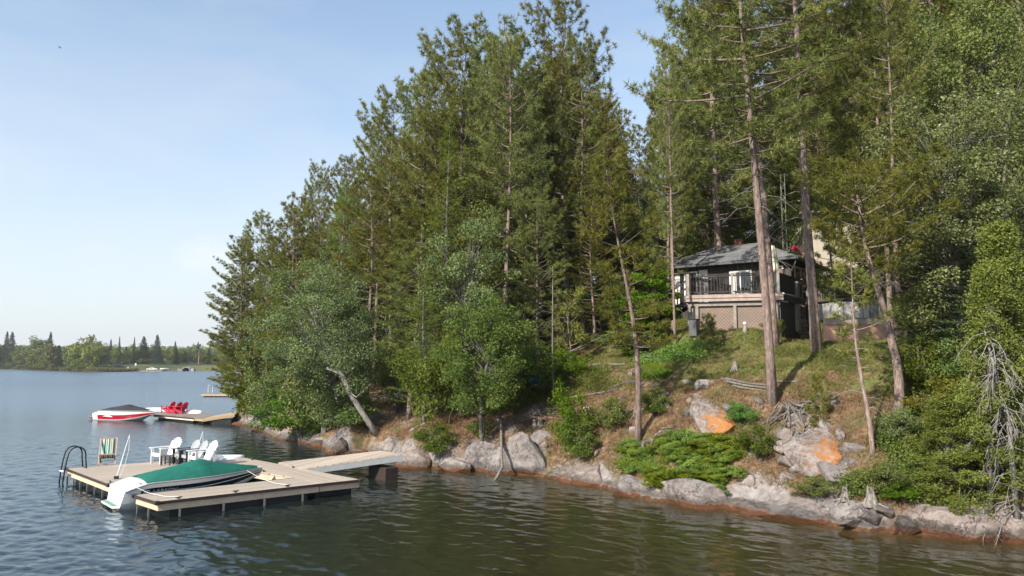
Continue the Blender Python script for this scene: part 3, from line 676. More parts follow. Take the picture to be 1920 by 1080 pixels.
hs = thing('cottage', 'single storey cottage with grey hipped roof and dark walls among the pines on the slope', 'cottage', (15.56, 40.4, 0), hang)
LX, LY = 8.7, 7.0; ZE = 10.42; ZR = 11.85
# walls (local x left along the front, y towards the lake)
x0, x1, y0, y1 = .55, LX - .5, -LY + .5, -.55
MB().box(((x0 + x1) / 2, (y0 + y1) / 2, (5.2 + ZE) / 2), (x1 - x0, y1 - y0, ZE - 5.2)).build('wall', M_siding, hs)
rf = MB(); a, b_, c_, d_ = (0, 0, ZE), (LX, 0, ZE), (LX, -LY, ZE), (0, -LY, ZE); r0, r1 = (3.0, -3.2, ZR), (5.8, -3.2, ZR)
rf.add([a, b_, c_, d_, r0, r1], [(0, 4, 5, 1), (1, 5, 2), (2, 5, 4, 3), (3, 4, 0)]); rf.add([(p[0], p[1], p[2] - .05) for p in (a, b_, c_, d_)], [(0, 1, 2, 3)])
roof = rf.build('roof', M_shingle, hs)
g = MB()
for p, q in ((a, b_), (b_, c_), (c_, d_), (d_, a)): g.bar(Vector(p) - Vector((0, 0, .1)), Vector(q) - Vector((0, 0, .1)), .13, .15)
g.build('gutter', M_gutter, roof, bevel=.02)
MB().tube([(.05, -.1, ZE - .15), (.25, -.25, ZE - .55), (.5, -.5, ZE - .75), (.5, -.5, FLZ + .1)], .045, 7).build('downpipe', M_gutter, hs, smooth=True)
MB().box((4.4, -3.4, ZR - .0), (.45, .45, .7)).build('chimney', plain('brick_red', (.22, .08, .055), .9, .3, 9, bmp=.4), roof)
def window(xa, xb, z0_, z1_, y, nm='window', curtain=False, div=1):
    fw = .09; w = MB(); xm = (xa + xb) / 2; zm = (z0_ + z1_) / 2
    w.box((xm, y + .03, z1_ - fw / 2), (xb - xa, .06, fw)).box((xm, y + .03, z0_ + fw / 2), (xb - xa, .06, fw))
    for k in range(div + 1): w.box((xa + fw / 2 + (xb - xa - fw) * k / div, y + .03, zm), (fw, .06, z1_ - z0_ - 2 * fw))
    f = w.build(nm, M_whitetrim, hs); MB().box((xm, y + .008, zm), (xb - xa - .1, .016, z1_ - z0_ - .1)).build('pane', M_glass, f)
    if curtain: MB().box((xa + (xb - xa) * .82, y + .018, zm), ((xb - xa) * .25, .02, z1_ - z0_ - .2)).build('curtain', M_curtain, f)
window(5.95, 7.6, FLZ + .1, FLZ + 2.05, y1, 'sliding_door', div=2, curtain=True)
MB().box((5.6, y1 + .02, FLZ + 1.1), (.55, .04, 2.0)).build('white_panel', M_whitetrim, hs)
window(2.7, 4.0, FLZ + .5, FLZ + 1.9, y1, div=2, curtain=True)
window(.9, 2.0, FLZ + .1, FLZ + 2.0, y1, 'door', curtain=True)
# side wall window (built on the right gable side, x = x0)
w = MB(); 
for (ya, yb) in ((-3.6, -1.3),):
    zm = FLZ + 1.35
    for yy in (ya, (ya + yb) / 2, yb): w.box((x0 - .03, yy, zm), (.06, .10, 1.3))
    for zz in (zm - .65, zm + .65): w.box((x0 - .03, (ya + yb) / 2, zz), (.06, yb - ya + .1, .10))
f = w.build('window', M_whitetrim, hs); MB().box((x0 - .01, -2.45, FLZ + 1.35), (.02, 2.2, 1.2)).build('pane', M_glass, f)
# ---- deck
DR = Vector((13.1, 36.35)); DL = Vector((8.85, 37.5)); vb = Vector((.58, .81)); DRb = DR + vb * 4.3; DLb = DL + vb * 6.3
dk = thing('wooden_deck', 'raised wooden deck with dark railings and lattice skirt in front of the cottage', 'deck', (0, 0, 0))
dpts = [tuple(DL), tuple(DR), tuple(DRb), tuple(DLb)]
MB().prism(dpts, FLZ - .04, FLZ).build('deck_boards', M_greywood, dk)
fe = (DR - DL).normalized(); fang = math.atan2(fe.y, fe.x); sang = math.atan2(vb.y, vb.x)
def along(p, q, z0_, z1_, th, out, ext=0):
    p = Vector(p); q = Vector(q); d = (q - p).normalized(); n = Vector((d.y, -d.x)); c = (p + q) / 2 + n * out
    return (c.x, c.y, (z0_ + z1_) / 2), ((q - p).length + ext, th, z1_ - z0_), math.atan2(d.y, d.x)
for k, (za, zb, out) in enumerate(((FLZ - .20, FLZ - .042, .10), (FLZ - .36, FLZ - .205, .06))):
    c, d, r_ = along(DL, DR, za, zb, .06, out, .3); MB().box(c, d, r_).build('fascia', M_beam, dk, bevel=.008)
    c, d, r_ = along(DR, DRb, za, zb, .06, out, .1); MB().box(c, d, r_).build('fascia', M_darkwood, dk)  # right side fascia: its shade is put into the colour as dark wood
c, d, r_ = along(DL, DR, FLZ - .58, FLZ - .37, .12, -.12); MB().box(c, d, r_).build('beam', M_postwood, dk)
ZB = 6.0; ins = -.18
for f_ in (.015, .10, .515, .955):
    q = DL + (DR - DL) * f_ + Vector((fe.y, -fe.x)) * (ins + .05); MB().box((q.x, q.y, (ZB + FLZ - .58) / 2 - .15), (.15, .15, FLZ - .58 - ZB + .3), fang).build('support_post', M_postwood, dk, bevel=.01)
def skirt(fa, fb, mat, name):
    p = DL + (DR - DL) * fa; q = DL + (DR - DL) * fb; c, d, r_ = along(p, q, ZB - .3, FLZ - .58, .04, ins - .02)
    o = MB().box((0, 0, 0), d).build(name, mat, dk); o.location = c; o.rotation_euler = (0, 0, r_)
skirt(.12, .505, M_lattice, 'lattice_panel'); skirt(.525, .945, M_lattice, 'lattice_panel'); skirt(.965, 1.0, M_concrete, 'end_panel'); skirt(.02, .095, M_postwood, 'end_panel')
c, d, r_ = along(DR, DRb, ZB - .3, FLZ - .37, .05, -.12); MB().box(c, d, r_).build('side_skirt', M_darkwood, dk)  # skirt under the right side, shade painted in by the dark colour
def railing(p, q, n_post, pitch=.145, solid=False, z=FLZ, postm=M_postwood):
    p = Vector(p); q = Vector(q); L = (q - p).length; d = (q - p) / L; an = math.atan2(d.y, d.x); m = MB()
    m.bar((p.x, p.y, z + 1.0), (q.x, q.y, z + 1.0), .10, .04); m.bar((p.x, p.y, z + .92), (q.x, q.y, z + .92), .04, .07); m.bar((p.x, p.y, z + .12), (q.x, q.y, z + .12), .04, .07)
    n = int(L / pitch)
    for k in range(1, n): x = p + d * L * k / n; m.box((x.x, x.y, z + .52), (.035 if not solid else pitch * .92, .035, .76), an)
    m.build('railing', M_darkwood, dk)
    for k in range(n_post): x = p + d * L * k / max(1, n_post - 1); MB().box((x.x, x.y, z + .53), (.11, .11, 1.06), an).build('rail_post', postm, dk, bevel=.006)
i_ = .08; nI = Vector((fe.y, -fe.x)) * -i_
railing(DL + nI, DR + nI - fe * .05, 3); railing(DR + nI - fe * .06, DRb - fe * .06, 2, .15, True); railing(DLb + fe * .06, DL + nI + fe * .06, 3)
# stairs going down on the left of the deck
m = MB(); s0 = DL - fe * .05 + vb * 1.2
for k in range(9): q = s0 - fe * (.28 * k + .15); m.box((q.x, q.y, FLZ - .10 - .19 * k), (.29, 1.1, .05), fang)
m.build('stair', M_greywood, dk)
for sd_ in (-.55, .55):
    a_ = s0 + vb * sd_; e_ = a_ - fe * 2.6; m = MB(); m.bar((a_.x, a_.y, FLZ + .95), (e_.x, e_.y, FLZ - .85), .05, .08); m.bar((a_.x, a_.y, FLZ - .1), (e_.x, e_.y, FLZ - 1.85), .05, .2)
    for k in range(17): x = a_ - fe * 2.6 * (k + .5) / 17; zz = FLZ - 1.8 * (k + .5) / 17; m.box((x.x, x.y, zz + .42), (.035, .035, .95))
    m.build('stair_rail', M_darkwood, dk)
# side walkway rail right of the cottage, with stone pillar
W0 = DRb + Vector((.2, 0)); sw = thing('side_balcony', 'small dark side balcony with pale pickets at the right of the cottage deck', 'balcony')
W1 = W0 + Vector((1.5, .5)); m = MB().prism([tuple(W0), tuple(W1), tuple(W1 + vb * 2), tuple(W0 + vb * 2)], FLZ - .5, FLZ - .38); m.build('floor', M_greywood, sw)
m = MB(); m2 = MB()
for k in range(11):
    x = W0 + (W1 - W0) * k / 10; m2.box((x.x, x.y, FLZ + .05), (.07, .03, .8))
m.bar((W0.x, W0.y, FLZ + .5), (W1.x, W1.y, FLZ + .5), .09, .06); m.bar((W0.x, W0.y, FLZ - .4), (W1.x, W1.y, FLZ - .4), .1, .2); m.build('rail', M_darkwood, sw); m2.build('pickets', M_postwood, sw)
for q in (W0, W1): MB().box((q.x, q.y, 6.6), (.14, .14, 2.2)).build('support_post', M_darkwood, sw)
pl_ = AT(1488, 540, 39.0); pp = thing('stone_pillar', 'square stone pillar holding a potted plant at the right end of the deck', 'pillar', (pl_.x, pl_.y, 6.2))
MB().box((0, 0, 1.25), (.5, .5, 2.5), hang).build('shaft', M_concrete, pp, bevel=.02); MB().box((0, 0, 2.56), (.62, .62, .12), hang).build('cap', M_beam, pp, bevel=.015)
# closed parasol
up_ = AT(1449, 520, 37.6); um = thing('closed_parasol', 'folded cream and green patio umbrella standing on the cottage deck', 'umbrella', (up_.x, up_.y, FLZ))
MB().tube([(0, 0, 0), (0, 0, 2.55)], .025, 7).build('pole', M_whitetrim, um); MB().tube([(0, 0, 0), (0, 0, .09)], .24, 12).build('base', M_concrete, um)
secs = []
for i in range(10):
    t = i / 9; z = 1.15 + 1.35 * t; rr_ = (.10 + .20 * (1 - t) ** .7) * (1 if t > .08 else .85); secs.append([(rr_ * (1 + .28 * math.cos(8 * an)) * math.cos(an), rr_ * (1 + .28 * math.cos(8 * an)) * math.sin(an), z + .04 * math.cos(8 * an)) for an in [2 * PI * k / 24 for k in range(24)]])
def mk_cream():
    m, nt, b = new_mat('cream_green_cloth'); n = noise(nt, 7, 3, .5, coord(nt, 'Object', scale=(1, 1, .25))); nt.links.new(ramp(nt, n, [(.45, (.62, .60, .50)), (.6, (.50, .52, .38)), (.66, (.20, .28, .10))]), b.inputs['Base Color']); b.inputs['Roughness'].default_value = .9; return m
MB().loft(secs, closed=True).build('canopy', mk_cream(), um, smooth=True)
# furniture on the deck
for k, (f_, bk_, lb) in enumerate(((.33, .9, 'dark metal patio chair behind the middle of the deck railing'), (.70, 1.0, 'dark metal patio chair near the folded umbrella'))):
    q = DL + (DR - DL) * f_ + vb * bk_; t = thing('patio_chair', lb, 'chair', (q.x, q.y, FLZ), fang + .4 * k, 'patio chairs on the cottage deck'); m = MB()
    for sx in (-1, 1):
        MB().tube([(sx * .25, -.25, 0), (sx * .25, -.25, .62), (sx * .25, .25, .62), (sx * .25, .25, 0)], .016, 5).build('leg', M_blacksteel, t)
    MB().box((0, 0, .43), (.48, .48, .03)).build('seat', M_blacksteel, t); m = MB()
    for x in np.linspace(-.2, .2, 5): m.bar((x, .24, .45), (x, .34, .92), .02)
    m.bar((-.24, .34, .93), (.24, .34, .93), .03); m.build('backrest', M_blacksteel, t)
q = DR - fe * .25 + vb * 1.2; fp_ = thing('flower_pot', 'potted flowering plant on the right railing corner of the deck', 'plant pot', (q.x, q.y, FLZ + 1.02))
MB().tube([(0, 0, 0), (0, 0, .28)], [.14, .19], 12).build('pot', plain('clay', (.25, .18, .14), .8), fp_)
# ---------------------------------------------------------------- hot tub on its platform
M_ply = plain('pinkish_plywood', (.50, .30, .22), .75, .22, 1.4, bmp=.2)
M_tubside = M_planks('tub_cladding', [(.46, .44, .42), (.54, .52, .50), (.60, .58, .56)], .0, .5)
hb = HIT(1545, 646); tz = 6.75; Yp = 36.0
pA = AT(1543, 600, Yp); pB = AT(1742, 600, Yp + .2); pA.z = pB.z = tz
pf_ = thing('tub_platform', 'low wooden platform with pinkish plywood front carrying the hot tub', 'platform')
q4 = [(pA.x, pA.y), (pB.x, pB.y), (pB.x + 1.2, pB.y + 3.2), (pA.x + 1.2, pA.y + 3.2)]
MB().prism(q4, tz - .05, tz).build('platform_boards', M_greywood, pf_)
c, d, r_ = along(q4[0], q4[1], tz - .32, tz - .055, .05, .03); MB().box(c, d, r_).build('fascia', M_beam, pf_)
c, d, r_ = along(q4[0], (q4[0][0] + 4.1, q4[0][1] + .1), 5.3, tz - .33, .04, -.03); MB().box(c, d, r_).build('skirt', M_ply, pf_)
for f_ in (.84, .98): MB().box((pA.x + (pB.x - pA.x) * f_, pA.y + .3, 6.0), (.14, .14, 1.4)).build('support_post', M_darkwood, pf_)
tb0 = AT(1596, 600, Yp + 1.4); ht = thing('hot_tub', 'square hot tub with pale grey sides and dark folded cover on the platform', 'hot tub', (tb0.x, tb0.y, tz), .12)
MB().box((0, 0, .42), (2.4, 2.1, .84)).build('cabinet', M_tubside, ht, bevel=.06)
MB().box((.55, -1.06, .42), (.5, .02, .8)).build('corner_panel', M_gutter, ht)
m = MB().loft([[(x, y, z) for x, z in ((-1.25, .86), (-1.25, .95), (-.6, 1.03), (0, 1.05), (.6, 1.03), (1.25, .95), (1.25, .86))] for y in (-1.12, 1.12)], closed=True); m.build('cover', M_blackcanvas, ht, bevel=.02)
bx = AT(1652, 590, Yp + 1.2); gb = MB().loft([[(x, y, z) for x, z in ((-.45, 0), (-.5, .7), (-.3, 1.0), (0, 1.08), (.3, 1.0), (.5, .7), (.45, 0))] for y in (-.45, .45)], closed=True).build('covered_grill', M_blackcanvas, bevel=.05)
gb.location = (bx.x, bx.y, tz); gb.rotation_euler = (0, 0, .2); tag(gb, 'black covered barbecue standing right of the hot tub', 'grill')
# ---------------------------------------------------------------- dry stone terraces behind
def stone_wall(name, lab, pa_, pb_, z0_, rows, mat, seed, th=.5):
    r = random.Random(seed); t = thing(name, lab, 'wall'); m = MB(); pa_ = Vector(pa_); pb_ = Vector(pb_); L = (pb_ - pa_).length; d = (pb_ - pa_) / L; n = Vector((d.y, -d.x))
    z = z0_
    for k in range(rows):
        h = r.uniform(.13, .24); x = -r.uniform(0, .4)
        while x < L:
            w_ = r.uniform(.4, 1.3); c = pa_ + d * (x + w_ / 2) + n * (r.uniform(-.07, .07) - .05 * k); dd_ = (w_ * .97, th + r.uniform(-.1, .1), h * .9)
            m.box((c.x, c.y, z + h / 2), dd_, math.atan2(d.y, d.x) + r.uniform(-.04, .04)); x += w_
        z += h
    m.build('stones', mat, t, bevel=.04)
M_stone = None
def mk_stone():
    m, nt, b = new_mat('stacked_stone'); c, big, mid, fine = granite(nt, coord(nt)); nt.links.new(mix(nt, .55, c, (.34, .25, .18)), b.inputs['Base Color']); b.inputs['Roughness'].default_value = .9; bump(nt, b, mid, .6, .05); return m
M_stone = mk_stone()
a_ = AT(1610, 545, 45); b2 = AT(1770, 545, 45); stone_wall('stone_wall', 'upper terrace wall of tan stacked stones behind the straight pale trunks', (a_.x, a_.y), (b2.x, b2.y), AT(1610, 548, 45).z - .1, 7, M_stone, 1)
a_ = AT(1600, 590, 41); b2 = AT(1800, 590, 41); stone_wall('stone_wall', 'lower terrace wall of stacked stones right behind the hot tub', (a_.x, a_.y), (b2.x, b2.y), AT(1610, 615, 41).z - .2, 9, M_stone, 2)
a_ = AT(1496, 600, 39.5); b2 = AT(1540, 600, 40.5); stone_wall('stone_wall', 'dark stacked stone wall in the shade under the side balcony', (a_.x, a_.y), (b2.x, b2.y), 5.7, 10, M_stone, 3)
# ---------------------------------------------------------------- upper house, mast, red canoe
M_stucco = plain('beige_wall', (.62, .55, .45), .85, .1, 3)
uh = thing('upper_house', 'beige house higher on the hillside glimpsed between the pines', 'house', (20.6, 50.2, 10.6), .12)
MB().box((5, 3.5, .6), (10, 7, 7.0)).build('wall', M_stucco, uh)
m = MB(); m.add([(-.6, -.6, 4.1), (10.6, -.6, 4.1), (10.6, 7.6, 4.1), (-.6, 7.6, 4.1), (2.5, 3.5, 5.3), (7.5, 3.5, 5.3)], [(0, 1, 5, 4), (1, 2, 5), (2, 3, 4, 5), (3, 0, 4), (3, 2, 1, 0)]); m.build('roof', plain('brown_shingles', (.33, .27, .24), .85, .2, 8), uh)
for x in (1.0, 4.2, 8.2):
    f = MB().box((x, -.02, 2.9), (1.2, .06, 1.3)).build('window', M_whitetrim, uh); MB().box((x, -.06, 2.9), (1.0, .02, 1.1)).build('pane', M_glass, f)
mt_p = AT(1471, 470, 48); mz = H(mt_p.x, mt_p.y); top = AT(1471, 325, 48).z; t = thing('antenna_mast', 'pale lattice antenna mast rising behind the cottage roof', 'mast', (mt_p.x, mt_p.y, mz)); m = MB(); hh = top - mz
cs_ = [(0, .16), (-.14, -.08), (.14, -.08)]
for x, y in cs_: m.tube([(x, y, 0), (x, y, hh)], .013, 5)
k = 0; z = 0
while z < hh - .4:
    a1, a2_ = cs_[k % 3], cs_[(k + 1) % 3]; m.tube([(*a1, z), (*a2_, z + .3)], .01, 4); m.tube([(*a1, z), (*a2_, z)], .01, 4); z += .3; k += 1
    if k % 3 == 1: m.tube([(-.14, -.08, z), (.14, -.08, z)], .012, 4)
m.build('lattice', plain('galvanised', (.34, .35, .27), .6, .1), t)
rcn = MB().loft(hullform(2.6, .6, .3)).build('red_canoe', M_redplastic, smooth=True); p = AT(1494, 472, 48.5); rcn.location = p; rcn.rotation_euler = (.5, 0, 1.0); tag(rcn, 'red canoe stored on a rack behind the cottage roof', 'canoe')
rk_ = thing('canoe_rack', 'timber rack under the red canoe behind the cottage', 'rack', (p.x, p.y, p.z - .02)); 
for x in (-1.2, 1.2):
    m = MB(); m.bar((x, -.45, -.04), (x, .45, -.04), .08); m.bar((x, -.4, -.04), (x, -.4, -3), .08); m.bar((x, .4, -.04), (x, .4, -3), .08); m.build('frame', M_beam, rk_)
# bin by the stairs, garden ornament, kayaks, little shed
p = HIT(1302, 632); o = thing('storage_bin', 'grey upright storage bin at the left foot of the deck', 'bin', p, hang); MB().box((0, 0, .4), (.4, .4, .8)).build('body', M_gutter, o, bevel=.04); MB().box((0, 0, .82), (.45, .45, .06)).build('lid', M_blackcanvas, o, bevel=.02)
p = HIT(1397, 624); o = thing('garden_ornament', 'small white headed garden ornament standing in the grass before the lattice', 'ornament', p)
MB().tube([(0, 0, -.05), (0, 0, .12), (.02, 0, .32), (0, 0, .36)], [.12, .10, .06, .03], 10).build('body', M_concrete, o, smooth=True)
bm_ = MB().loft([[(.085 * math.sin(PI * i / 8) * math.cos(2 * PI * k / 12), .085 * math.sin(PI * i / 8) * math.sin(2 * PI * k / 12), .42 - .085 * math.cos(PI * i / 8)) for k in range(12)] for i in range(1, 8)], closed=True).build('head', M_whiteplastic, o, smooth=True)
M_blue = plain('blue_plastic', (.010, .09, .42), .4, .1, 3); M_cyan = plain('cyan_plastic', (.02, .22, .45), .4, .1, 3)
for (px, py, mt_, lb, rz) in ((950, 727, M_cyan, 'light blue kayak glimpsed through the shore tree', .25), (990, 722, M_blue, 'deep blue kayak on the bank beside the shore tree', .1)):
    k_ = MB().loft(hullform(2.8, .65, .36)).build('kayak', mt_, smooth=True); k_.location = HIT(px, py) + Vector((0, 0, .15)); k_.rotation_euler = (0, 0, rz); tag(k_, lb, 'kayak')
p = HIT(508, 742) if HIT(508, 742).y < 90 else AT(508, 742, 60); o = thing('small_shed', 'small pale plank shed at the water on the wooded point', 'shed', (p.x, p.y + .5, H(p.x, p.y + .5)), .3)
MB().box((0, 0, 1.1), (1.3, 1.4, 2.2)).build('wall', M_planks('pale_planks', [(.28, .25, .22), (.36, .33, .30), (.44, .41, .38)], 0, .16), o); MB().add([(-.8, -.85, 2.2), (.8, -.85, 2.2), (.8, .85, 2.2), (-.8, .85, 2.2), (-.8, 0, 2.7), (.8, 0, 2.7)], [(0, 1, 5, 4), (1, 2, 5), (2, 3, 4, 5), (3, 0, 4), (3, 2, 1, 0)]).build('roof', M_gutter, o)
# ---------------------------------------------------------------- foliage and bark
def M_leaf(name, cols, trans=.25, rough=.55, hue=.0, spec=.25):
    m = bpy.data.materials.new(name); m.use_nodes = True; nt = m.node_tree; b = nt.nodes['Principled BSDF']; out = nt.nodes['Material Output']
    t = attr(nt, 'tint'); c = ramp(nt, t, [(0, cols[0]), (.5, cols[1]), (1, cols[2])])
    r = orand(nt); hs = nt.nodes.new('ShaderNodeHueSaturation'); nt.links.new(c, hs.inputs['Color'])
    nt.links.new(mth(nt, 'ADD', mth(nt, 'MULTIPLY', r, .05), .475 + hue), hs.inputs['Hue']); nt.links.new(mth(nt, 'ADD', mth(nt, 'MULTIPLY', r, .5), .78), hs.inputs['Value'])
    nt.links.new(mth(nt, 'ADD', mth(nt, 'MULTIPLY', r, -.25), 1.17), hs.inputs['Saturation'])
    nt.links.new(hs.outputs[0], b.inputs['Base Color']); b.inputs['Roughness'].default_value = rough; b.inputs['Specular IOR Level'].default_value = spec
    tl = nt.nodes.new('ShaderNodeBsdfTranslucent'); g = nt.nodes.new('ShaderNodeMix'); 
    nt.links.new(mix(nt, .35, hs.outputs[0], (.16, .20, .02)), tl.inputs['Color'])
    mx = nt.nodes.new('ShaderNodeMixShader'); mx.inputs[0].default_value = trans; nt.links.new(b.outputs[0], mx.inputs[1]); nt.links.new(tl.outputs[0], mx.inputs[2]); nt.links.new(mx.outputs[0], out.inputs['Surface'])
    nt.nodes.remove(g)
    return m
def M_bark(name, a, b_, c, sc_=1.0):
    m, nt, b = new_mat(name); vec = coord(nt, 'Object', scale=(5 * sc_, 5 * sc_, 1.3 * sc_)); n = noise(nt, 2.2, 6, .7, vec, .6); n2 = noise(nt, .35, 3, .5, coord(nt))
    col = ramp(nt, n, [(.32, a), (.5, b_), (.68, c)]); col = mix(nt, ramp(nt, n2, [(.4, (0, 0, 0)), (.7, (.6, .6, .6))]), col, ramp(nt, n, [(.3, a), (.7, tuple(x * .9 for x in c))]))
    v = mth(nt, 'ADD', mth(nt, 'MULTIPLY', orand(nt), .5), .75); nt.links.new(mix(nt, 1.0, col, v, 'MULTIPLY'), b.inputs['Base Color'])
    b.inputs['Roughness'].default_value = .9; b.inputs['Specular IOR Level'].default_value = .15; bump(nt, b, n, .8, .05); return m
M_pineneedle = M_leaf('pine_needles', [(.10, .118, .03), (.205, .215, .055), (.33, .315, .092)], .4)
M_whitepine = M_leaf('soft_pine_needles', [(.095, .15, .035), (.19, .265, .055), (.30, .37, .09)], .42)
M_spruceneedle = M_leaf('spruce_needles', [(.035, .060, .025), (.065, .10, .042), (.11, .15, .06)], .25)
M_broad = M_leaf('broad_leaves', [(.065, .10, .020), (.125, .17, .035), (.22, .26, .075)], .38, .6, spec=.15)
M_birch = M_leaf('small_leaves', [(.085, .115, .035), (.155, .19, .065), (.26, .29, .12)], .35, .6, spec=.15)
M_yellowleaf = M_leaf('yellow_green_leaves', [(.070, .090, .020), (.135, .155, .032), (.24, .215, .05)], .3)
M_maple = M_leaf('bright_leaves', [(.055, .12, .016), (.11, .21, .025), (.19, .31, .045)], .35)
M_silver = M_leaf('silvery_leaves', [(.09, .105, .03), (.165, .18, .06), (.27, .285, .13)], .3, .42, spec=.35)
M_cedar = M_leaf('cedar_sprays', [(.095, .125, .026), (.18, .21, .045), (.29, .31, .09)], .35)
M_palewood = M_bark('pale_dead_wood', (.16, .145, .13), (.33, .305, .28), (.50, .47, .43))
M_juniper = M_leaf('juniper_mat', [(.07, .115, .014), (.165, .23, .03), (.29, .35, .068)], .32)
M_pinebark = M_bark('pine_bark', (.11, .078, .064), (.25, .18, .155), (.42, .33, .29))
M_greybark = M_bark('grey_bark', (.07, .062, .055), (.15, .135, .12), (.28, .26, .235))
M_birchbark = M_bark('pale_bark', (.14, .12, .10), (.32, .29, .26), (.50, .47, .43))
M_dead = M_bark('dead_wood', (.09, .078, .07), (.20, .175, .155), (.34, .31, .28))
rng = np.random.default_rng(7)
def unit(v): return v / np.maximum(np.linalg.norm(v, axis=-1, keepdims=True), 1e-9)
class Fol:
    """foliage faces collected in numpy"""
    def __init__(s): s.V = []; s.F3 = []; s.F4 = []; s.T = []; s.n = 0
    def tufts(s, P, Dr, k, ln, w, tint, spread=.9, droop=0):
        """needle tufts at P (n,3) pointing to Dr, k needles each"""
        n = len(P); P = np.repeat(P, k, 0); Dr = np.repeat(Dr, k, 0); d = unit(Dr + rng.normal(0, spread, (n * k, 3))); d[:, 2] -= droop; d = unit(d)
        L = ln * rng.uniform(.65, 1.15, (n * k, 1)); side = unit(np.cross(d, rng.normal(0, 1, (n * k, 3)))) * w * .5
        V = np.stack([P + d * L * .12 - side, P + d * L * .12 + side, P + d * L], 1).reshape(-1, 3)
        s.F3.append(np.arange(n * k * 3).reshape(-1, 3) + s.n); s.n += len(V); s.V.append(V)
        s.T.append(np.repeat(np.clip(np.repeat(tint, k) + rng.normal(0, .10, n * k), 0, 1), 3))
    def leaves(s, P, size, tint, nrm=(0, 0, .6), asp=.55):
        n = len(P); N = unit(rng.normal(0, 1, (n, 3)) + np.array(nrm)); a = unit(np.cross(N, rng.normal(0, 1, (n, 3)))); b = np.cross(N, a); L = size * rng.uniform(.6, 1.3, (n, 1))
        V = np.stack([P - a * L * .5, P + b * L * asp * .5, P + a * L * .5, P - b * L * asp * .5], 1).reshape(-1, 3)
        s.F4.append(np.arange(n * 4).reshape(-1, 4) + s.n); s.n += len(V); s.V.append(V); s.T.append(np.repeat(np.clip(tint, 0, 1), 4))
    def mesh(s, name, mat):
        return np_mesh(name, np.concatenate(s.V), [np.concatenate(a) for a in (s.F3, s.F4) if a], mat, attr={'tint': np.concatenate(s.T)})
def mbmesh(m, name, mats):
    me = bpy.data.meshes.new(name); me.from_pydata(m.v, [], m.f)
    for x in mats: me.materials.append(x)
    me.polygons.foreach_set('material_index', m.m); me.polygons.foreach_set('use_smooth', [True] * len(m.f)); me.update(); return me
def curve_fn(H, bend, wob, seed):
    r = random.Random(seed); ph = r.uniform(0, 6); pb = r.uniform(0, 6)
    def c(z):
        t = z / H
        return np.array([bend[0] * t + bend[2] * math.sin(PI * t) + wob * math.sin(t * 7 + ph), bend[1] * t + wob * math.sin(t * 6 + pb), z])
    return c
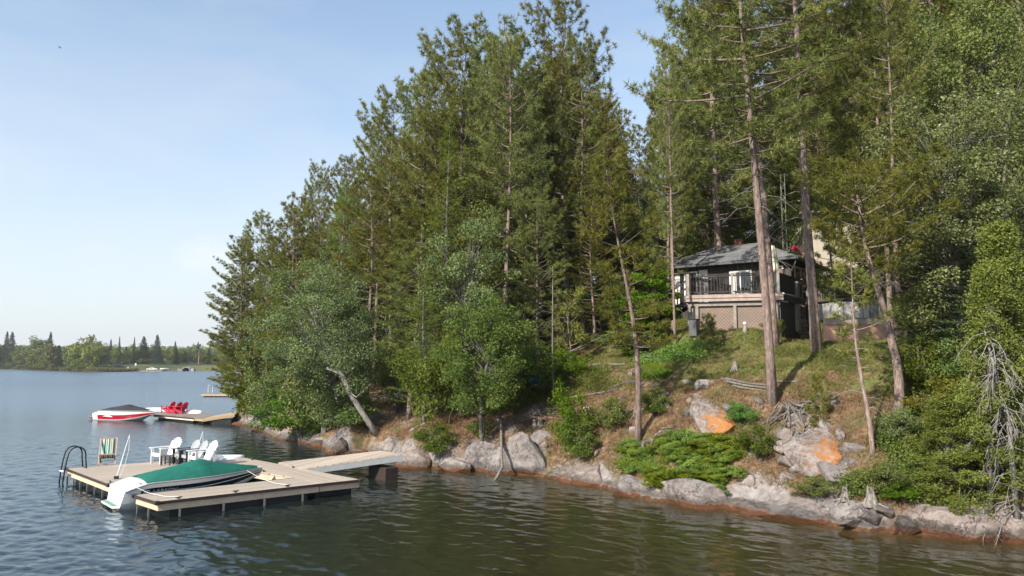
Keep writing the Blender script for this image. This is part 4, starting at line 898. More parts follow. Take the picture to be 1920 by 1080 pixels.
def conifer(seed, H=20, cb=.45, R=2.6, r0=.2, dens=1.0, bend=(0, 0, 0), wob=.08, kind='red', dead=12, k=14, mat=None, bark=None, curve=None, low=None):
    """trunk mesh, crown mesh"""
    r = random.Random(seed); c = curve or curve_fn(H, bend, wob, seed)
    tr = MB(); nz = 14; zs = [H * i / nz for i in range(nz + 1)]
    tr.tube([tuple(c(z) + (np.array([0, 0, -.6]) if z == 0 else 0)) for z in zs], [r0 * ((1 - .93 * (z / H) ** 1.1) + (.35 if z == 0 else 0)) for z in zs], 8)
    f = Fol(); PP = []; DD = []; TT = []
    step = {'red': .56, 'white': .42, 'spruce': .26}[kind]
    z = cb * H; side_bias = r.uniform(0, 6.28)
    while z < H * .985:
        t = (z - cb * H) / (H * (1 - cb))
        if kind == 'red': pr = (.6 + .4 * min(1, t / .3)) * max(.20, (1 - t) ** .45)
        elif kind == 'white': pr = (.75 + .25 * min(1, t / .2)) * max(.08, (1 - t) ** .8)
        else: pr = max(.05, (1 - t) ** .9)
        nb = r.randint(3, 5) if kind != 'spruce' else r.randint(4, 6)
        a0 = r.uniform(0, 6.28); whr = r.uniform(.7, 1.15)
        for q in range(nb):
            if kind == 'red' and r.random() < .14: continue
            az = a0 + q * 6.28 / nb + r.uniform(-.35, .35); L = R * pr * whr * r.uniform(.6, 1.15) * (1 + .15 * math.cos(az - side_bias)) + .12
            zz = z + r.uniform(-.15, .15); base = c(zz); rad = np.array([math.cos(az), math.sin(az), 0])
            if kind == 'red': e0 = -.12 + .85 * t ** 1.2 + r.uniform(-.12, .15); up = .32
            elif kind == 'white': e0 = .05 + .55 * t + r.uniform(-.1, .12); up = .22
            else: e0 = -.35 + .55 * t; up = .12
            ns = 5; pts = []
            for i in range(ns + 1):
                s_ = i / ns; pts.append(base + rad * L * s_ + np.array([0, 0, L * (math.tan(e0) * s_ + up * s_ ** 2.2)]) + np.array([-rad[1], rad[0], 0]) * L * .06 * math.sin(s_ * 5 + q))
            tr.tube([tuple(p) for p in pts], [max(.012 * L + .008, .012) * (1 - .75 * i / ns) for i in range(ns + 1)], 4, cap=False)
            nt_ = int((L * 7.5 + 2) * dens) if kind == 'red' else int((L * 9 + 3) * dens)
            arr = np.array(pts); lat = np.array([-rad[1], rad[0], 0]); bt_ = r.uniform(.25, .75)
            for j in range(nt_):
                s_ = r.uniform(.38 if kind == 'red' else .2, 1.03) ** .8; i = min(int(s_ * ns), ns - 1); fr = s_ * ns - i
                p = arr[i] * (1 - fr) + arr[i + 1] * fr; wd = L * (.22 if kind == 'red' else .30) * (1.15 - .8 * abs(s_ - .62)) + .06
                lo = r.uniform(-1, 1) * wd; p = p + lat * lo + np.array([0, 0, r.uniform(-.04, .16 if kind == 'red' else .06) + .10 * abs(lo)])
                PP.append(p); DD.append(rad * .55 + lat * np.sign(lo) * .35 + np.array([0, 0, .5 if kind == 'red' else .12])); TT.append(bt_ + r.uniform(-.18, .18) + .12 * (t - .5))
        z += step * r.uniform(.8, 1.25)
    PP.append(c(H)); DD.append(np.array([0, 0, 1.])); TT.append(.6)
    PP = np.array(PP); DD = np.array(DD); TT = np.array(TT)
    if kind == 'red': f.tufts(PP, DD, k, .33, .036, TT, .8)
    elif kind == 'white': f.tufts(PP, DD, k, .21, .028, TT, .75)
    else: f.tufts(PP, DD, k, .17, .04, TT, .6, .15)
    # dead limbs on the bare trunk
    lo_ = low if low is not None else .3
    for q in range(dead):
        z = H * (cb * r.uniform(lo_, 1.15)); az = r.uniform(0, 6.28); L = r.uniform(.5, 1.9); rad = np.array([math.cos(az), math.sin(az), 0]); b0 = c(z); dr = r.uniform(-.35, .15)
        pts = [tuple(b0 + rad * L * s_ + np.array([0, 0, L * (dr * s_ - .28 * s_ * s_ + .15 * math.sin(3 * s_))])) for s_ in (0, .3, .6, 1)]
        tr.tube(pts, [.024, .018, .012, .005], 4, 1, cap=False)
        for w_ in range(3):
            s_ = r.uniform(.4, .9); p0 = Vector(b0 + rad * L * s_ + np.array([0, 0, L * (dr * s_ - .28 * s_ * s_ + .15 * math.sin(3 * s_))])); dv = Vector((rad[0] + r.uniform(-.9, .9), rad[1] + r.uniform(-.9, .9), r.uniform(-.6, .3))) * L * .3
            tr.tube([p0, p0 + dv], [.010, .004], 3, 1, cap=False)
    mats = {'red': M_pineneedle, 'white': M_whitepine, 'spruce': M_spruceneedle}
    return mbmesh(tr, 'trunk', [bark or (M_pinebark if kind == 'red' else M_greybark), M_dead]), f.mesh('crown', mat or mats[kind])
def broadleaf(seed, H=9, R=3, z0=.25, nclump=60, per=260, leaf=.11, cr=.62, mat=None, bark=None, r0=.13, lean=(0, 0), shell=.55, flat=.75, dead=0, stems=1, shape='oval', tint_var=.22):
    r = random.Random(seed); c = curve_fn(H * .8, (lean[0], lean[1], 0), .12, seed); tr = MB(); f = Fol()
    for s_ in range(stems):
        off = np.array([r.uniform(-.4, .4), r.uniform(-.4, .4), 0]) * (stems > 1) * R * .35
        tr.tube([tuple(c(z) + off * (z / H * 2.2 + .1) + (np.array([0, 0, -.4]) if z == 0 else 0)) for z in np.linspace(0, H * .8, 9)], [r0 * (1 - .85 * i / 8) + (.02 if i == 0 else 0) for i in range(9)], 7)
    cz = H * (z0 + (1 - z0) / 2); hz = H * (1 - z0) / 2
    for q in range(nclump):
        u = r.uniform(-1, 1); az = r.uniform(0, 6.28); rr = (shell + (1 - shell) * r.random()) * r.uniform(.72, 1.1)
        wx = math.sqrt(1 - u * u)
        if shape == 'cone': wx = (1 - u) / 2 * .95 + .08; z = cz + hz * u; p = np.array([R * wx * math.cos(az) * rr, R * wx * math.sin(az) * rr, z])
        else: p = np.array([R * wx * math.cos(az) * rr, R * wx * math.sin(az) * rr, cz + hz * u * rr])
        zt = min(max(p[2] * .72, .12 * H), H * .78); b0 = c(zt); top = np.array([lean[0], lean[1], 0]) * min(1, p[2] / H); p = p + top
        m_ = (b0 + p) / 2 + np.array([0, 0, .12 * H * .3 * r.random()])
        d_ = np.linalg.norm(p - b0); tr.tube([tuple(b0), tuple(m_), tuple(p)], [.006 * d_ + .006, .005 * d_ + .004, .003], 4, cap=False)
        crr = cr * r.uniform(.65, 1.3); n = int(per * r.uniform(.6, 1.3)); dirs = unit(rng.normal(0, 1, (n, 3))); rad = crr * rng.uniform(.25, 1, (n, 1)) ** .6
        P = p + dirs * rad * np.array([1, 1, flat]); tn = r.uniform(.5 - tint_var, .5 + tint_var) + rng.normal(0, .16, n)
        out = unit(p - np.array([top[0], top[1], cz])) ; f.leaves(P, leaf, tn, nrm=(out[0] * .5, out[1] * .5, .55))
    for q in range(dead):
        az = r.uniform(0, 6.28); z = H * r.uniform(.2, .75); L = R * r.uniform(.6, 1.15); b0 = c(z); rad = np.array([math.cos(az), math.sin(az), 0])
        for b_ in range(3):
            rv = rad + np.array([r.uniform(-.35, .35), r.uniform(-.35, .35), r.uniform(-.3, .3)]); tr.tube([tuple(b0), tuple(b0 + rv * L * .5 + np.array([0, 0, .1])), tuple(b0 + rv * L)], [.025, .015, .005], 4, 1, cap=False)
    return mbmesh(tr, 'trunk', [bark or M_greybark, M_dead]), f.mesh('crown', mat or M_broad)
def plant(pair, name, label, cat, loc, rz=0, s=1.0, group=None, tilt=(0, 0), part=('trunk', 'crown')):
    t = thing(name, label, cat, loc, rz, group)
    t.rotation_euler = (tilt[0], tilt[1], rz); t.scale = (s, s, s) if not isinstance(s, tuple) else s
    link(part[0], pair[0], t); link(part[1], pair[1], t); return t
def env(px): return float(np.interp(px, *zip(*ENV)))
ENV = [(385, 590), (400, 520), (430, 440), (450, 400), (490, 372), (550, 345), (590, 288), (650, 272), (690, 208), (740, 158), (775, 130), (820, 90), (870, 45), (930, 35), (985, 95), (1010, 60), (1060, -5), (1110, 60), (1150, 130), (1190, 185), (1225, 155), (1262, 60), (1330, 0), (1370, -100), (1400, -260), (2300, -300)]
# crowns shared by many trees
REDS = [conifer(11, 20, .30, 4.0, .20, 1.15, k=22), conifer(12, 20, .38, 3.8, .19, 1.2, bend=(.4, 0, .2), k=22), conifer(13, 20, .24, 4.2, .21, 1.1, bend=(-.3, .2, .1), k=22), conifer(14, 20, .18, 3.9, .18, 1.1, wob=.14, k=22), conifer(15, 20, .34, 4.4, .22, 1.15, bend=(0, 0, -.25), k=22), conifer(16, 20, .10, 3.8, .17, 1.1, dead=6, k=22)]
WHITES = [conifer(21, 20, .12, 3.0, .2, 1.0, kind='white', dead=4, k=12), conifer(22, 20, .18, 2.7, .19, 1.05, kind='white', dead=5, k=12)]
SPRUCES = [conifer(31, 10, .08, 1.9, .11, 1.0, kind='spruce', dead=0, k=12), conifer(32, 10, .05, 1.6, .10, 1.1, kind='spruce', dead=0, k=12)]
BROADS = [broadleaf(41, 10, 3.2, .18, 70, 230, .13), broadleaf(42, 10, 2.8, .15, 64, 230, .12, mat=M_birch, stems=2, shell=.3), broadleaf(43, 12, 3.4, .15, 80, 230, .14, mat=M_yellowleaf)]
SMALLP = conifer(91, 3, .05, 1.1, .035, 1.6, dead=0, k=16)
def topfit(loc, top_py, H0):
    """scale that makes a tree of height H0 at loc reach photo row top_py"""
    d = ray(960, top_py); z = CAMZ + loc[1] * d.z / d.y; return max(.15, (z - loc[2]) / H0)
def red(px, py_or_Y, top, lab, i=0, group=None, at_Y=False, pair=None, tilt=(0, 0), rz=None, name='red_pine', H0=20, wide=1.0, r=random.Random(5)):
    p = AT(px, 680, py_or_Y) if at_Y else HIT(px, py_or_Y)
    if px < 1200 and at_Y: top += 26
    if at_Y: p.z = H(p.x, p.y)
    s = topfit(p, top, H0); s = (min(s, 1.5) * wide if s > 1.5 else s * wide, s * wide if s <= 1.5 else 1.5 * wide, s)
    p.z -= .05
    return plant(pair or REDS[i % len(REDS)], name, lab, 'tree', p, r.uniform(0, 6.28) if rz is None else rz, s, group, tilt)
# ---------------------------------------------------------------- the trees one can tell apart
lean_l = lambda dx: (0, dx)
# tall pine in front of the cottage deck
near1 = conifer(51, 27, .36, 5.0, .19, 1.35, bend=(-1.3, .2, .15), wob=.06, dead=26, k=18, low=.55)
red(1447, 757, -420, 'tallest red pine with pale pink trunk rising in front of the cottage deck', pair=near1, H0=27, rz=0)
near2 = conifer(52, 26, .62, 2.6, .17, 1.0, bend=(-1.9, .2, .2), wob=.05, dead=10, k=16, low=.5)
red(1456, 650, -330, 'slimmer pine trunk close behind the tallest pine, crossing the deck railing', pair=near2, H0=26, rz=0)
near3 = conifer(53, 26, .38, 5.0, .235, 1.3, bend=(-.5, .1, -.1), wob=.05, dead=22, k=18, low=.5)
red(1533, 660, -380, 'stout straight pine with clean pink trunk right of the cottage', pair=near3, H0=26, rz=0)
# curved, broken-topped pine
def cfun(z, Hh=12.0):
    t = z / Hh; x = np.interp(t, [0, .08, .2, .45, .7, 1], [0, .25, .22, -.35, -1.1, -1.5]); return np.array([x, 0, z])
bent = conifer(54, 12, .60, 4.7, .26, 1.7, dead=16, k=18, curve=cfun, low=.9)
red(1680, 782, 330, 'crooked pine with a swept base and leaning trunk at the right of the slope', pair=bent, H0=12, rz=0)
slim = conifer(55, 8, .48, 1.3, .10, .8, bend=(-.6, 0, 0), dead=9, k=16, low=.4)
red(1634, 852, 470, 'slender young pine with thin grey trunk below the hot tub', pair=slim, H0=8, rz=0)
fork = conifer(56, 13, .34, 2.3, .15, 1.25, bend=(-1.4, 0, .35), wob=.1, dead=18, k=18, low=.5)
red(1198, 826, 300, 'slanting pine with thin trunk on the bank left of the lawn', pair=fork, H0=13, rz=0)
red(1267, 650, 120, 'pine with a thin straight trunk at the left corner of the cottage', 1, wide=.5)
red(1692, 660, -60, 'straight pale trunked pine behind the crooked pine', 0, wide=.7)
red(1672, 640, -40, 'darker pine trunk directly left of the straight pale one', 4, wide=.7)
# dead pole
p = HIT(1038, 762); top = topfit(p, 500, 1.0)
dp = thing('dead_tree', 'thin bare dead pole of a tree standing between the shore bush and the slanting pine', 'tree', p)
m = MB(); m.tube([(0, 0, -.2), (-.03, 0, top * .5), (.0, 0, top)], [.06, .045, .012], 6)
r = random.Random(3)
for k_ in range(14):
    z = top * r.uniform(.3, .97); a = r.choice((0, 3.14)) + r.uniform(-.8, .8); L = r.uniform(.5, 1.1); m.tube([(0, 0, z), (math.cos(a) * L * .5, math.sin(a) * L * .5, z + .12), (math.cos(a) * L, math.sin(a) * L, z - .25)], [.014, .01, .004], 4)
m.build('trunk', M_dead, dp, smooth=True)
# pines of the middle stand
L_ = 'between the shore bushes and the cottage'
for (px, Y, top, i, lab, wd) in [
    (1064, 45, -12, 4, 'tall central pine whose pointed top touches the upper edge of the picture', .9),
    (1040, 47, 120, 1, 'pine with grey trunk directly left of the tall central pine', .8),
    (1094, 43, 60, 0, 'thick trunked pine directly right of the tall central pine', .8),
    (943, 41, 38, 1, 'pine with sunlit bare trunk rising over the round shore tree', .85),
    (985, 42, 140, 3, 'reddish trunked pine forking near the ground above the blue kayaks', .7),
    (872, 46, 46, 4, 'broad topped pine forming the left shoulder of the tallest stand', .95),
    (905, 49, 60, 2, 'dense pine just left of the sunlit bare trunk', .9),
    (732, 52, 165, 4, 'pine with two pale upper trunks showing in the middle of the left stand', .85),
    (700, 54, 205, 1, 'pine standing left of the two pale upper trunks', .85),
    (640, 56, 278, 2, 'round topped pine halfway down the left skyline', .85),
    (592, 58, 290, 5, 'sharp tipped pine sticking up from the left skyline', .7),
    (552, 58, 345, 0, 'bushy pine low on the left skyline beside the sharp tipped one', .85),
    (785, 48, 118, 2, 'dense rounded pine left of the bright soft pine', .95),
    (822, 52, 90, 0, 'dark pine behind the top of the bright soft pine', .9)]:
    red(px, Y, top, lab, i, at_Y=True, wide=wd)
red(1798, 44, -250, 'bare trunked pine leaning left high on the right hillside', 1, at_Y=True, wide=.75, tilt=(0, -.055), rz=0)
red(1850, 50, -250, 'pale pine behind the leaning bare trunked one', 4, at_Y=True, wide=.7)
red(1740, 52, -260, 'tall pine at the upper right with many dead limbs', 2, at_Y=True, wide=.8)
red(1352, 46, -120, 'full crowned pine behind the cottage roof on its left', 2, at_Y=True, wide=1.0)
red(1258, 45, 95, 'ragged pine edging the gap of sky above the cottage', 3, at_Y=True, wide=.7)
red(1262, 41.5, 150, 'drooping lower pine overhanging the left end of the cottage roof', 1, at_Y=True, wide=.85)
red(1625, 48, -250, 'tall pine straight behind the crooked pine', 1, at_Y=True, wide=.8)
red(1570, 38, 350, 'small leaning pine beside the stout straight trunk', pair=fork, H0=13, at_Y=True, wide=.9)
red(1008, 40, 330, 'mid height pine with low boughs filling the dark gap left of the dead pole', 5, at_Y=True, wide=1.2)
red(1112, 41, 350, 'mid height pine with low boughs right of the tall central pine', 3, at_Y=True, wide=1.15)
red(1068, 38.5, 520, 'low young pine at the foot of the tall central pine', pair=SMALLP, H0=3, at_Y=True, wide=.8)
# left edge of the point
red(458, 61, 425, 'outermost pine at the left tip of the wooded point', 5, at_Y=True, wide=1.15, tilt=(0, -.05), rz=0)
red(462, 64, 500, 'low feathery pine overhanging the water at the tip of the point', 5, at_Y=True, wide=1.7, tilt=(0, -.1), rz=1)
red(480, 64, 378, 'pine second from the left tip with a bright crown', 2, at_Y=True, wide=.9)
red(500, 58, 440, 'short pine at the tip of the point beside the pale shed', 0, at_Y=True, wide=.8)
plant(BROADS[1], 'birch_tree', 'leafy tree overhanging the wooden ramp at the tip of the point', 'tree', (lambda q: (q.x, q.y, H(q.x, q.y)))(AT(470, 680, 60)), 1.2, (1.15, 1.15, .75))
plant(BROADS[0], 'maple_tree', 'rounded leafy tree behind the leaning birch', 'tree', (lambda q: (q.x, q.y, H(q.x, q.y)))(AT(560, 680, 52)), 1.2, (1, 1, .9))
# soft bright pines
red(838, 40.5, 195, 'bright green soft needled pine running down the middle of the left stand', name='white_pine', pair=WHITES[0], at_Y=True, wide=.95)
red(795, 37, 480, 'low bright feathery pine spreading above the shore right of the leaning birch', name='white_pine', pair=WHITES[1], at_Y=True, wide=1.9)
red(745, 42, 500, 'small bright pine beside the low feathery one', name='white_pine', pair=WHITES[0], at_Y=True, wide=1.3)
red(452, 66, 392, 'spiky bright pine crowning the left end of the skyline', name='white_pine', pair=WHITES[1], at_Y=True, wide=.8)
red(890, 55, 42, 'soft bluish pine peeking over the crest of the tallest stand', name='white_pine', pair=WHITES[1], at_Y=True, wide=.8)
# ---- broadleaf trees and bushes near the water
shoreT = broadleaf(61, 7.0, 2.25, .12, 120, 300, .105, cr=.52, r0=.09, lean=(.1, -.2))
p = G(912, 905, 0)
def plant_px(pair, name, lab, cat, px, py, s=1, rz=0, tilt=(0, 0), group=None, part=('trunk', 'crown')):
    q = HIT(px, py); return plant(pair, name, lab, cat, q, rz, s, group, tilt, part)
plant_px(shoreT, 'shore_tree', 'dense round broadleaf tree hanging over the rocks left of centre', 'tree', 905, 838, 1.0)
# its second stem dips into the water
m = MB(); a = HIT(940, 805); w0 = G(922, 905, -.2); w1 = G(942, 880, .3)
m.tube([a + Vector((-.1, -.1, .9)), a + Vector((0, -.25, .1)), Vector((a.x + .05, w1.y + .5, a.z * .5)), w1 + Vector((0, 0, .1)), G(930, 897, .05), w0], [.05, .055, .06, .06, .055, .04], 7)
o = m.build('drooping_stem', M_greybark, smooth=True); tag(o, 'dark bare stem curving down the rock face into the water', 'tree')
birch = broadleaf(62, 9.5, 3.7, .03, 170, 260, .115, cr=.68, mat=M_birch, bark=M_birchbark, r0=.12, lean=(-1.6, -.8), dead=7)
plant_px(birch, 'leaning_birch', 'wide silvery green birch leaning out over the water beyond the gangway', 'tree', 640, 800, (1.02, 1, .98))
# its visible pale leaning trunk
m = MB(); b0 = HIT(712, 812); pts = [b0 + Vector((0, 0, -.3)), AT(690, 790, b0.y - .2), AT(655, 735, b0.y - .6), AT(640, 700, b0.y - .8), AT(612, 690, b0.y - 1)]
m.tube(pts, [.19, .16, .14, .12, .06], 8); m.tube([pts[3], AT(665, 690, b0.y), AT(690, 670, b0.y)], [.05, .04, .01], 5); m.tube([pts[2], AT(668, 745, b0.y - 1), AT(695, 720, b0.y - 1)], [.04, .03, .01], 5)
o = m.build('fallen_birch', M_birchbark, smooth=True); tag(o, 'thick pale trunk leaning left from the bank above the gangway', 'tree')
small = [broadleaf(70 + k, 2.0, 1.15, .0, 34, 190, .085, cr=.34, r0=.02, stems=3, shell=.4, mat=mt_) for k, mt_ in enumerate((M_broad, M_maple, M_birch, M_yellowleaf, M_broad))]
PB = ('stems', 'leaves')
def bush(i, px, py, s, lab, group=None, name='bush', rz=0): return plant_px(small[i], name, lab, 'bush', px, py, s, rz, part=PB, group=group)
bush(0, 476, 790, (2.4, 2.0, 1.9), 'leafy bush at the waterline by the far end of the point')
bush(2, 505, 792, (1.6, 1.6, 1.7), 'rounded green bush beside the pale shed on the point')
bush(1, 560, 825, (2.2, 1.8, 1.5), 'bright bush drooping into the water below the leaning birch')
bush(2, 600, 815, (2.2, 1.8, 2.2), 'grey green bush behind the bright drooping bush')
bush(0, 655, 805, (1.5, 1.2, 1.0), 'dark low bush among the boulders left of the gangway end')
bush(0, 812, 858, (1.05, 1.0, .8), 'round bush on the rock just right of the gangway landing')
bush(1, 1075, 850, (1.0, .9, 1.5), 'tall bright bush growing down the rock right of the dangling stem', rz=1)
bush(0, 1085, 868, (.8, .7, .9), 'lower dark part bush hugging the pale waterline rock')
bush(3, 1145, 812, (.75, .7, .75), 'yellow green shrub left of the slanting pine')
bush(1, 1065, 715, (1.1, 1.0, .9), 'bright shrub behind the dead pole')
bush(3, 975, 752, (.9, .8, .4), 'dim low shrub beside the blue kayaks')
bush(0, 1415, 860, (.7, .7, .6), 'dark shrub between the orange rocks')
bush(1, 1395, 800, (.6, .6, .45), 'small fresh green shrub right of the upper orange rock')
bush(3, 1530, 935, (.7, .6, .3), 'low shrub under the large orange rock')
bush(0, 1225, 782, (.7, .7, .6), 'dark green shrub right of the slanting pine trunk')
bush(2, 1660, 930, (.7, .6, .55), 'shrub beside the weathered stump')
bush(1, 1690, 948, (.5, .5, .35), 'tiny bright shrub right of the weathered stump')
maple = broadleaf(81, 4.4, 1.6, .08, 80, 220, .12, cr=.42, mat=M_maple, r0=.04, flat=.4)
plant_px(maple, 'maple_sapling', 'bright green layered maple sapling at the left of the cottage deck', 'tree', 1222, 655, 1.0)
plant_px(maple, 'maple_sapling', 'lower bright sapling spreading beneath the larger one left of the deck', 'tree', 1180, 672, (.8, .8, .45), 2)
for (px, py, s, lab, i) in [(1228, 668, .42, 'bright weed clump left end of lawn', 1)]:
    pass
# right hand thicket
aspen = broadleaf(82, 12, 3.2, .08, 150, 300, .105, cr=.6, mat=M_silver, bark=M_greybark, r0=.10, dead=6, shell=.25)
plant(aspen, 'aspen', 'silvery leaved tree with pale bare twigs at the right edge', 'tree', (14.6, 24.5, H(14.6, 24.5)), 1.0, (1, 1, .93))
ygr = broadleaf(83, 16, 4.2, .10, 150, 220, .16, cr=.85, mat=M_yellowleaf, r0=.14)
plant(ygr, 'yellowing_tree', 'large yellow green tree filling the upper right corner', 'tree', (21.5, 33, H(21.5, 33)), 0, (1, 1, 1.05))
plant(ygr, 'yellowing_tree', 'yellow green tree behind the leaning bare trunked pine', 'tree', (20.5, 40, H(20.5, 40)), 2, (1, 1, .78))
plant(BROADS[0], 'maple_tree', 'dark green maple spreading right of the hot tub', 'tree', (18.2, 32.0, H(18.2, 32.0)), 2, (1, 1, 1.05))
plant(BROADS[2], 'yellowing_tree', 'lower yellow green tree right above the stone walls', 'tree', (20.3, 36.0, H(20.3, 36)), 1, (1, 1, .95))
plant(BROADS[1], 'birch_tree', 'leafy tree behind the silvery one at the right edge', 'tree', (18.5, 28.0, H(18.5, 28)), 2, (1, 1, 1.2))
pr_ = HIT(1765, 690); plant(SPRUCES[0], 'hemlock', 'dark flat branched hemlock right of the hot tub platform', 'tree', pr_, 0, (1.15, 1.15, .46))
pr_ = HIT(1840, 760); plant(SPRUCES[1], 'hemlock', 'drooping dark hemlock above the right hand thicket', 'tree', pr_, 1, (1.0, 1.0, .52))
cedar = broadleaf(84, 6.5, 1.6, .0, 150, 260, .07, cr=.34, mat=M_cedar, r0=.07, shape='cone', shell=.5, lean=(.3, 0))
pr_ = HIT(1862, 955); plant(cedar, 'cedar', 'yellow green cedar at the right edge above the waterline rock', 'tree', pr_, 0, (1.0, 1, 1.0))
pr_ = HIT(1800, 935); plant(cedar, 'cedar', 'lower cedar left of the one at the right edge', 'tree', pr_, 2, (1.0, .8, .42))
pr_ = HIT(1925, 900); plant(cedar, 'cedar', 'tall cedar cut by the right edge of the picture', 'tree', pr_, 2, (1.2, 1.2, 1.1))
# dead silver cedar with hanging twigs
p = HIT(1908, 985); dc_ = thing('dead_cedar', 'grey dead cedar with hanging tangled twigs at the right edge over the water', 'tree', p)
m = MB(); r = random.Random(8); hh = topfit(p, 610, 1.0); m.tube([(0, 0, -.3), (-.05, 0, hh * .5), (-.45, .2, hh)], [.09, .06, .02], 7)
for k_ in range(70):
    z = hh * r.uniform(.05, .98); a = r.uniform(2.2, 5.6); L = r.uniform(.5, 1.3) * (1.1 - .5 * z / hh); b0 = Vector((-.45 * (z / hh) ** 2, 0, z)); dv = Vector((math.cos(a), math.sin(a), 0)); dz = r.uniform(.5, 1.15)
    q1_ = b0 + dv * L * .5 - Vector((0, 0, .15 * L)); q2_ = b0 + dv * L - Vector((0, 0, dz * L)); m.tube([b0, q1_, q2_], [.016, .011, .005], 4, cap=False)
    for w_ in range(4):
        f_ = r.uniform(.3, 1); s0 = q1_.lerp(q2_, f_); m.tube([s0, s0 + Vector((r.uniform(-.25, .25), r.uniform(-.25, .25), -r.uniform(.15, .45)))], [.008, .004], 3, cap=False)
m.build('branches', M_palewood, dc_, smooth=True)
# ---------------------------------------------------------------- the stand behind: individual trees filling the wood
rr = random.Random(99); placed = [(t.location.x, t.location.y) for t in bpy.data.objects if t.get('category') == 'tree']
def free(x, y, d): return all((x - a) ** 2 + (y - b) ** 2 > d * d for a, b in placed)
zones = 0; cnt = 0
HOUSE = [(10.5, 42, 5.5), (15, 44, 5.5), (17.5, 37.5, 4), (11, 37, 3.2), (24.5, 52, 6.5)]
for tries in range(6000):
    Y = 37 + 62 * rr.random() ** 1.15; px = rr.uniform(400, 2050); x = (px - 960) / F * Y * 1.0; 
    if any(math.hypot(x - a, Y - b) < c_ for a, b, c_ in HOUSE): continue
    d = float(sdist(np.array([x]), np.array([Y]))[0])
    if d < (1.8 if px < 1000 else 9.5): continue
    if px > 1150 and px < 1700 and Y < 48.5: continue
    if 1400 < px < 1660 and Y < 62: continue
    if not free(x, Y, 1.9 if Y < 62 else 2.3): continue
    z = H(x, Y); top = env(px) + rr.uniform(28, 170) * (1 if px < 1200 else .9) + (Y - 40) * 1.0
    if px > 1370: top = rr.uniform(-240, 40)
    if rr.random() < .45: top = top + (560 - top) * rr.uniform(.25, .7)
    u = rr.random()
    g = ('trees of the wooded point' if px < 1180 else 'trees on the hillside behind the cottage')
    if u < .72: pair, H0, nm, lb = REDS[rr.randrange(6)], 20, 'red_pine', 'red pine packed in the stand '
    elif u < .82: pair, H0, nm, lb = WHITES[rr.randrange(2)], 20, 'white_pine', 'soft needled pine packed in the stand '
    else: pair, H0, nm, lb = BROADS[rr.randrange(3)], 11, 'broadleaf_tree', 'leafy tree packed among the pines '
    if nm == 'broadleaf_tree': top = top + rr.uniform(150, 330)
    p = Vector((x, Y, z - .05)); s = min(topfit(p, top, H0), 1.45)
    if s < .25: continue
    lb += 'on the wooded point' if px < 1180 else 'on the hillside behind the cottage'
    w_ = max(s, .8) * rr.uniform(.9, 1.1)
    plant(pair, nm, lb, 'tree', p, rr.uniform(0, 6.28), (w_, w_, s), g); placed.append((x, Y)); cnt += 1
    if cnt >= 230: break
# understorey saplings that close the wood near the shore and in its shade
cnt = 0
for tries in range(1500):
    Y = 35 + 34 * rr.random(); px = rr.uniform(430, 1960); x = (px - 960) / F * Y
    d = float(sdist(np.array([x]), np.array([Y]))[0])
    if d < 1.5 or any(math.hypot(x - a, Y - b) < c_ for a, b, c_ in HOUSE): continue
    if px > 1020 and px < 1780 and Y < 43: continue
    if not free(x, Y, 1.2): continue
    i = rr.choice((0, 2, 4, 0)); s = rr.uniform(1.0, 2.1)
    plant(small[i], 'sapling', 'dim leafy sapling in the shade beneath the pines', 'bush', (x, Y, H(x, Y) - .1), rr.uniform(0, 6), (s, s, s * rr.uniform(.8, 1.5)), 'saplings under the pines', part=PB)
    placed.append((x, Y)); cnt += 1
    if cnt >= 70: break
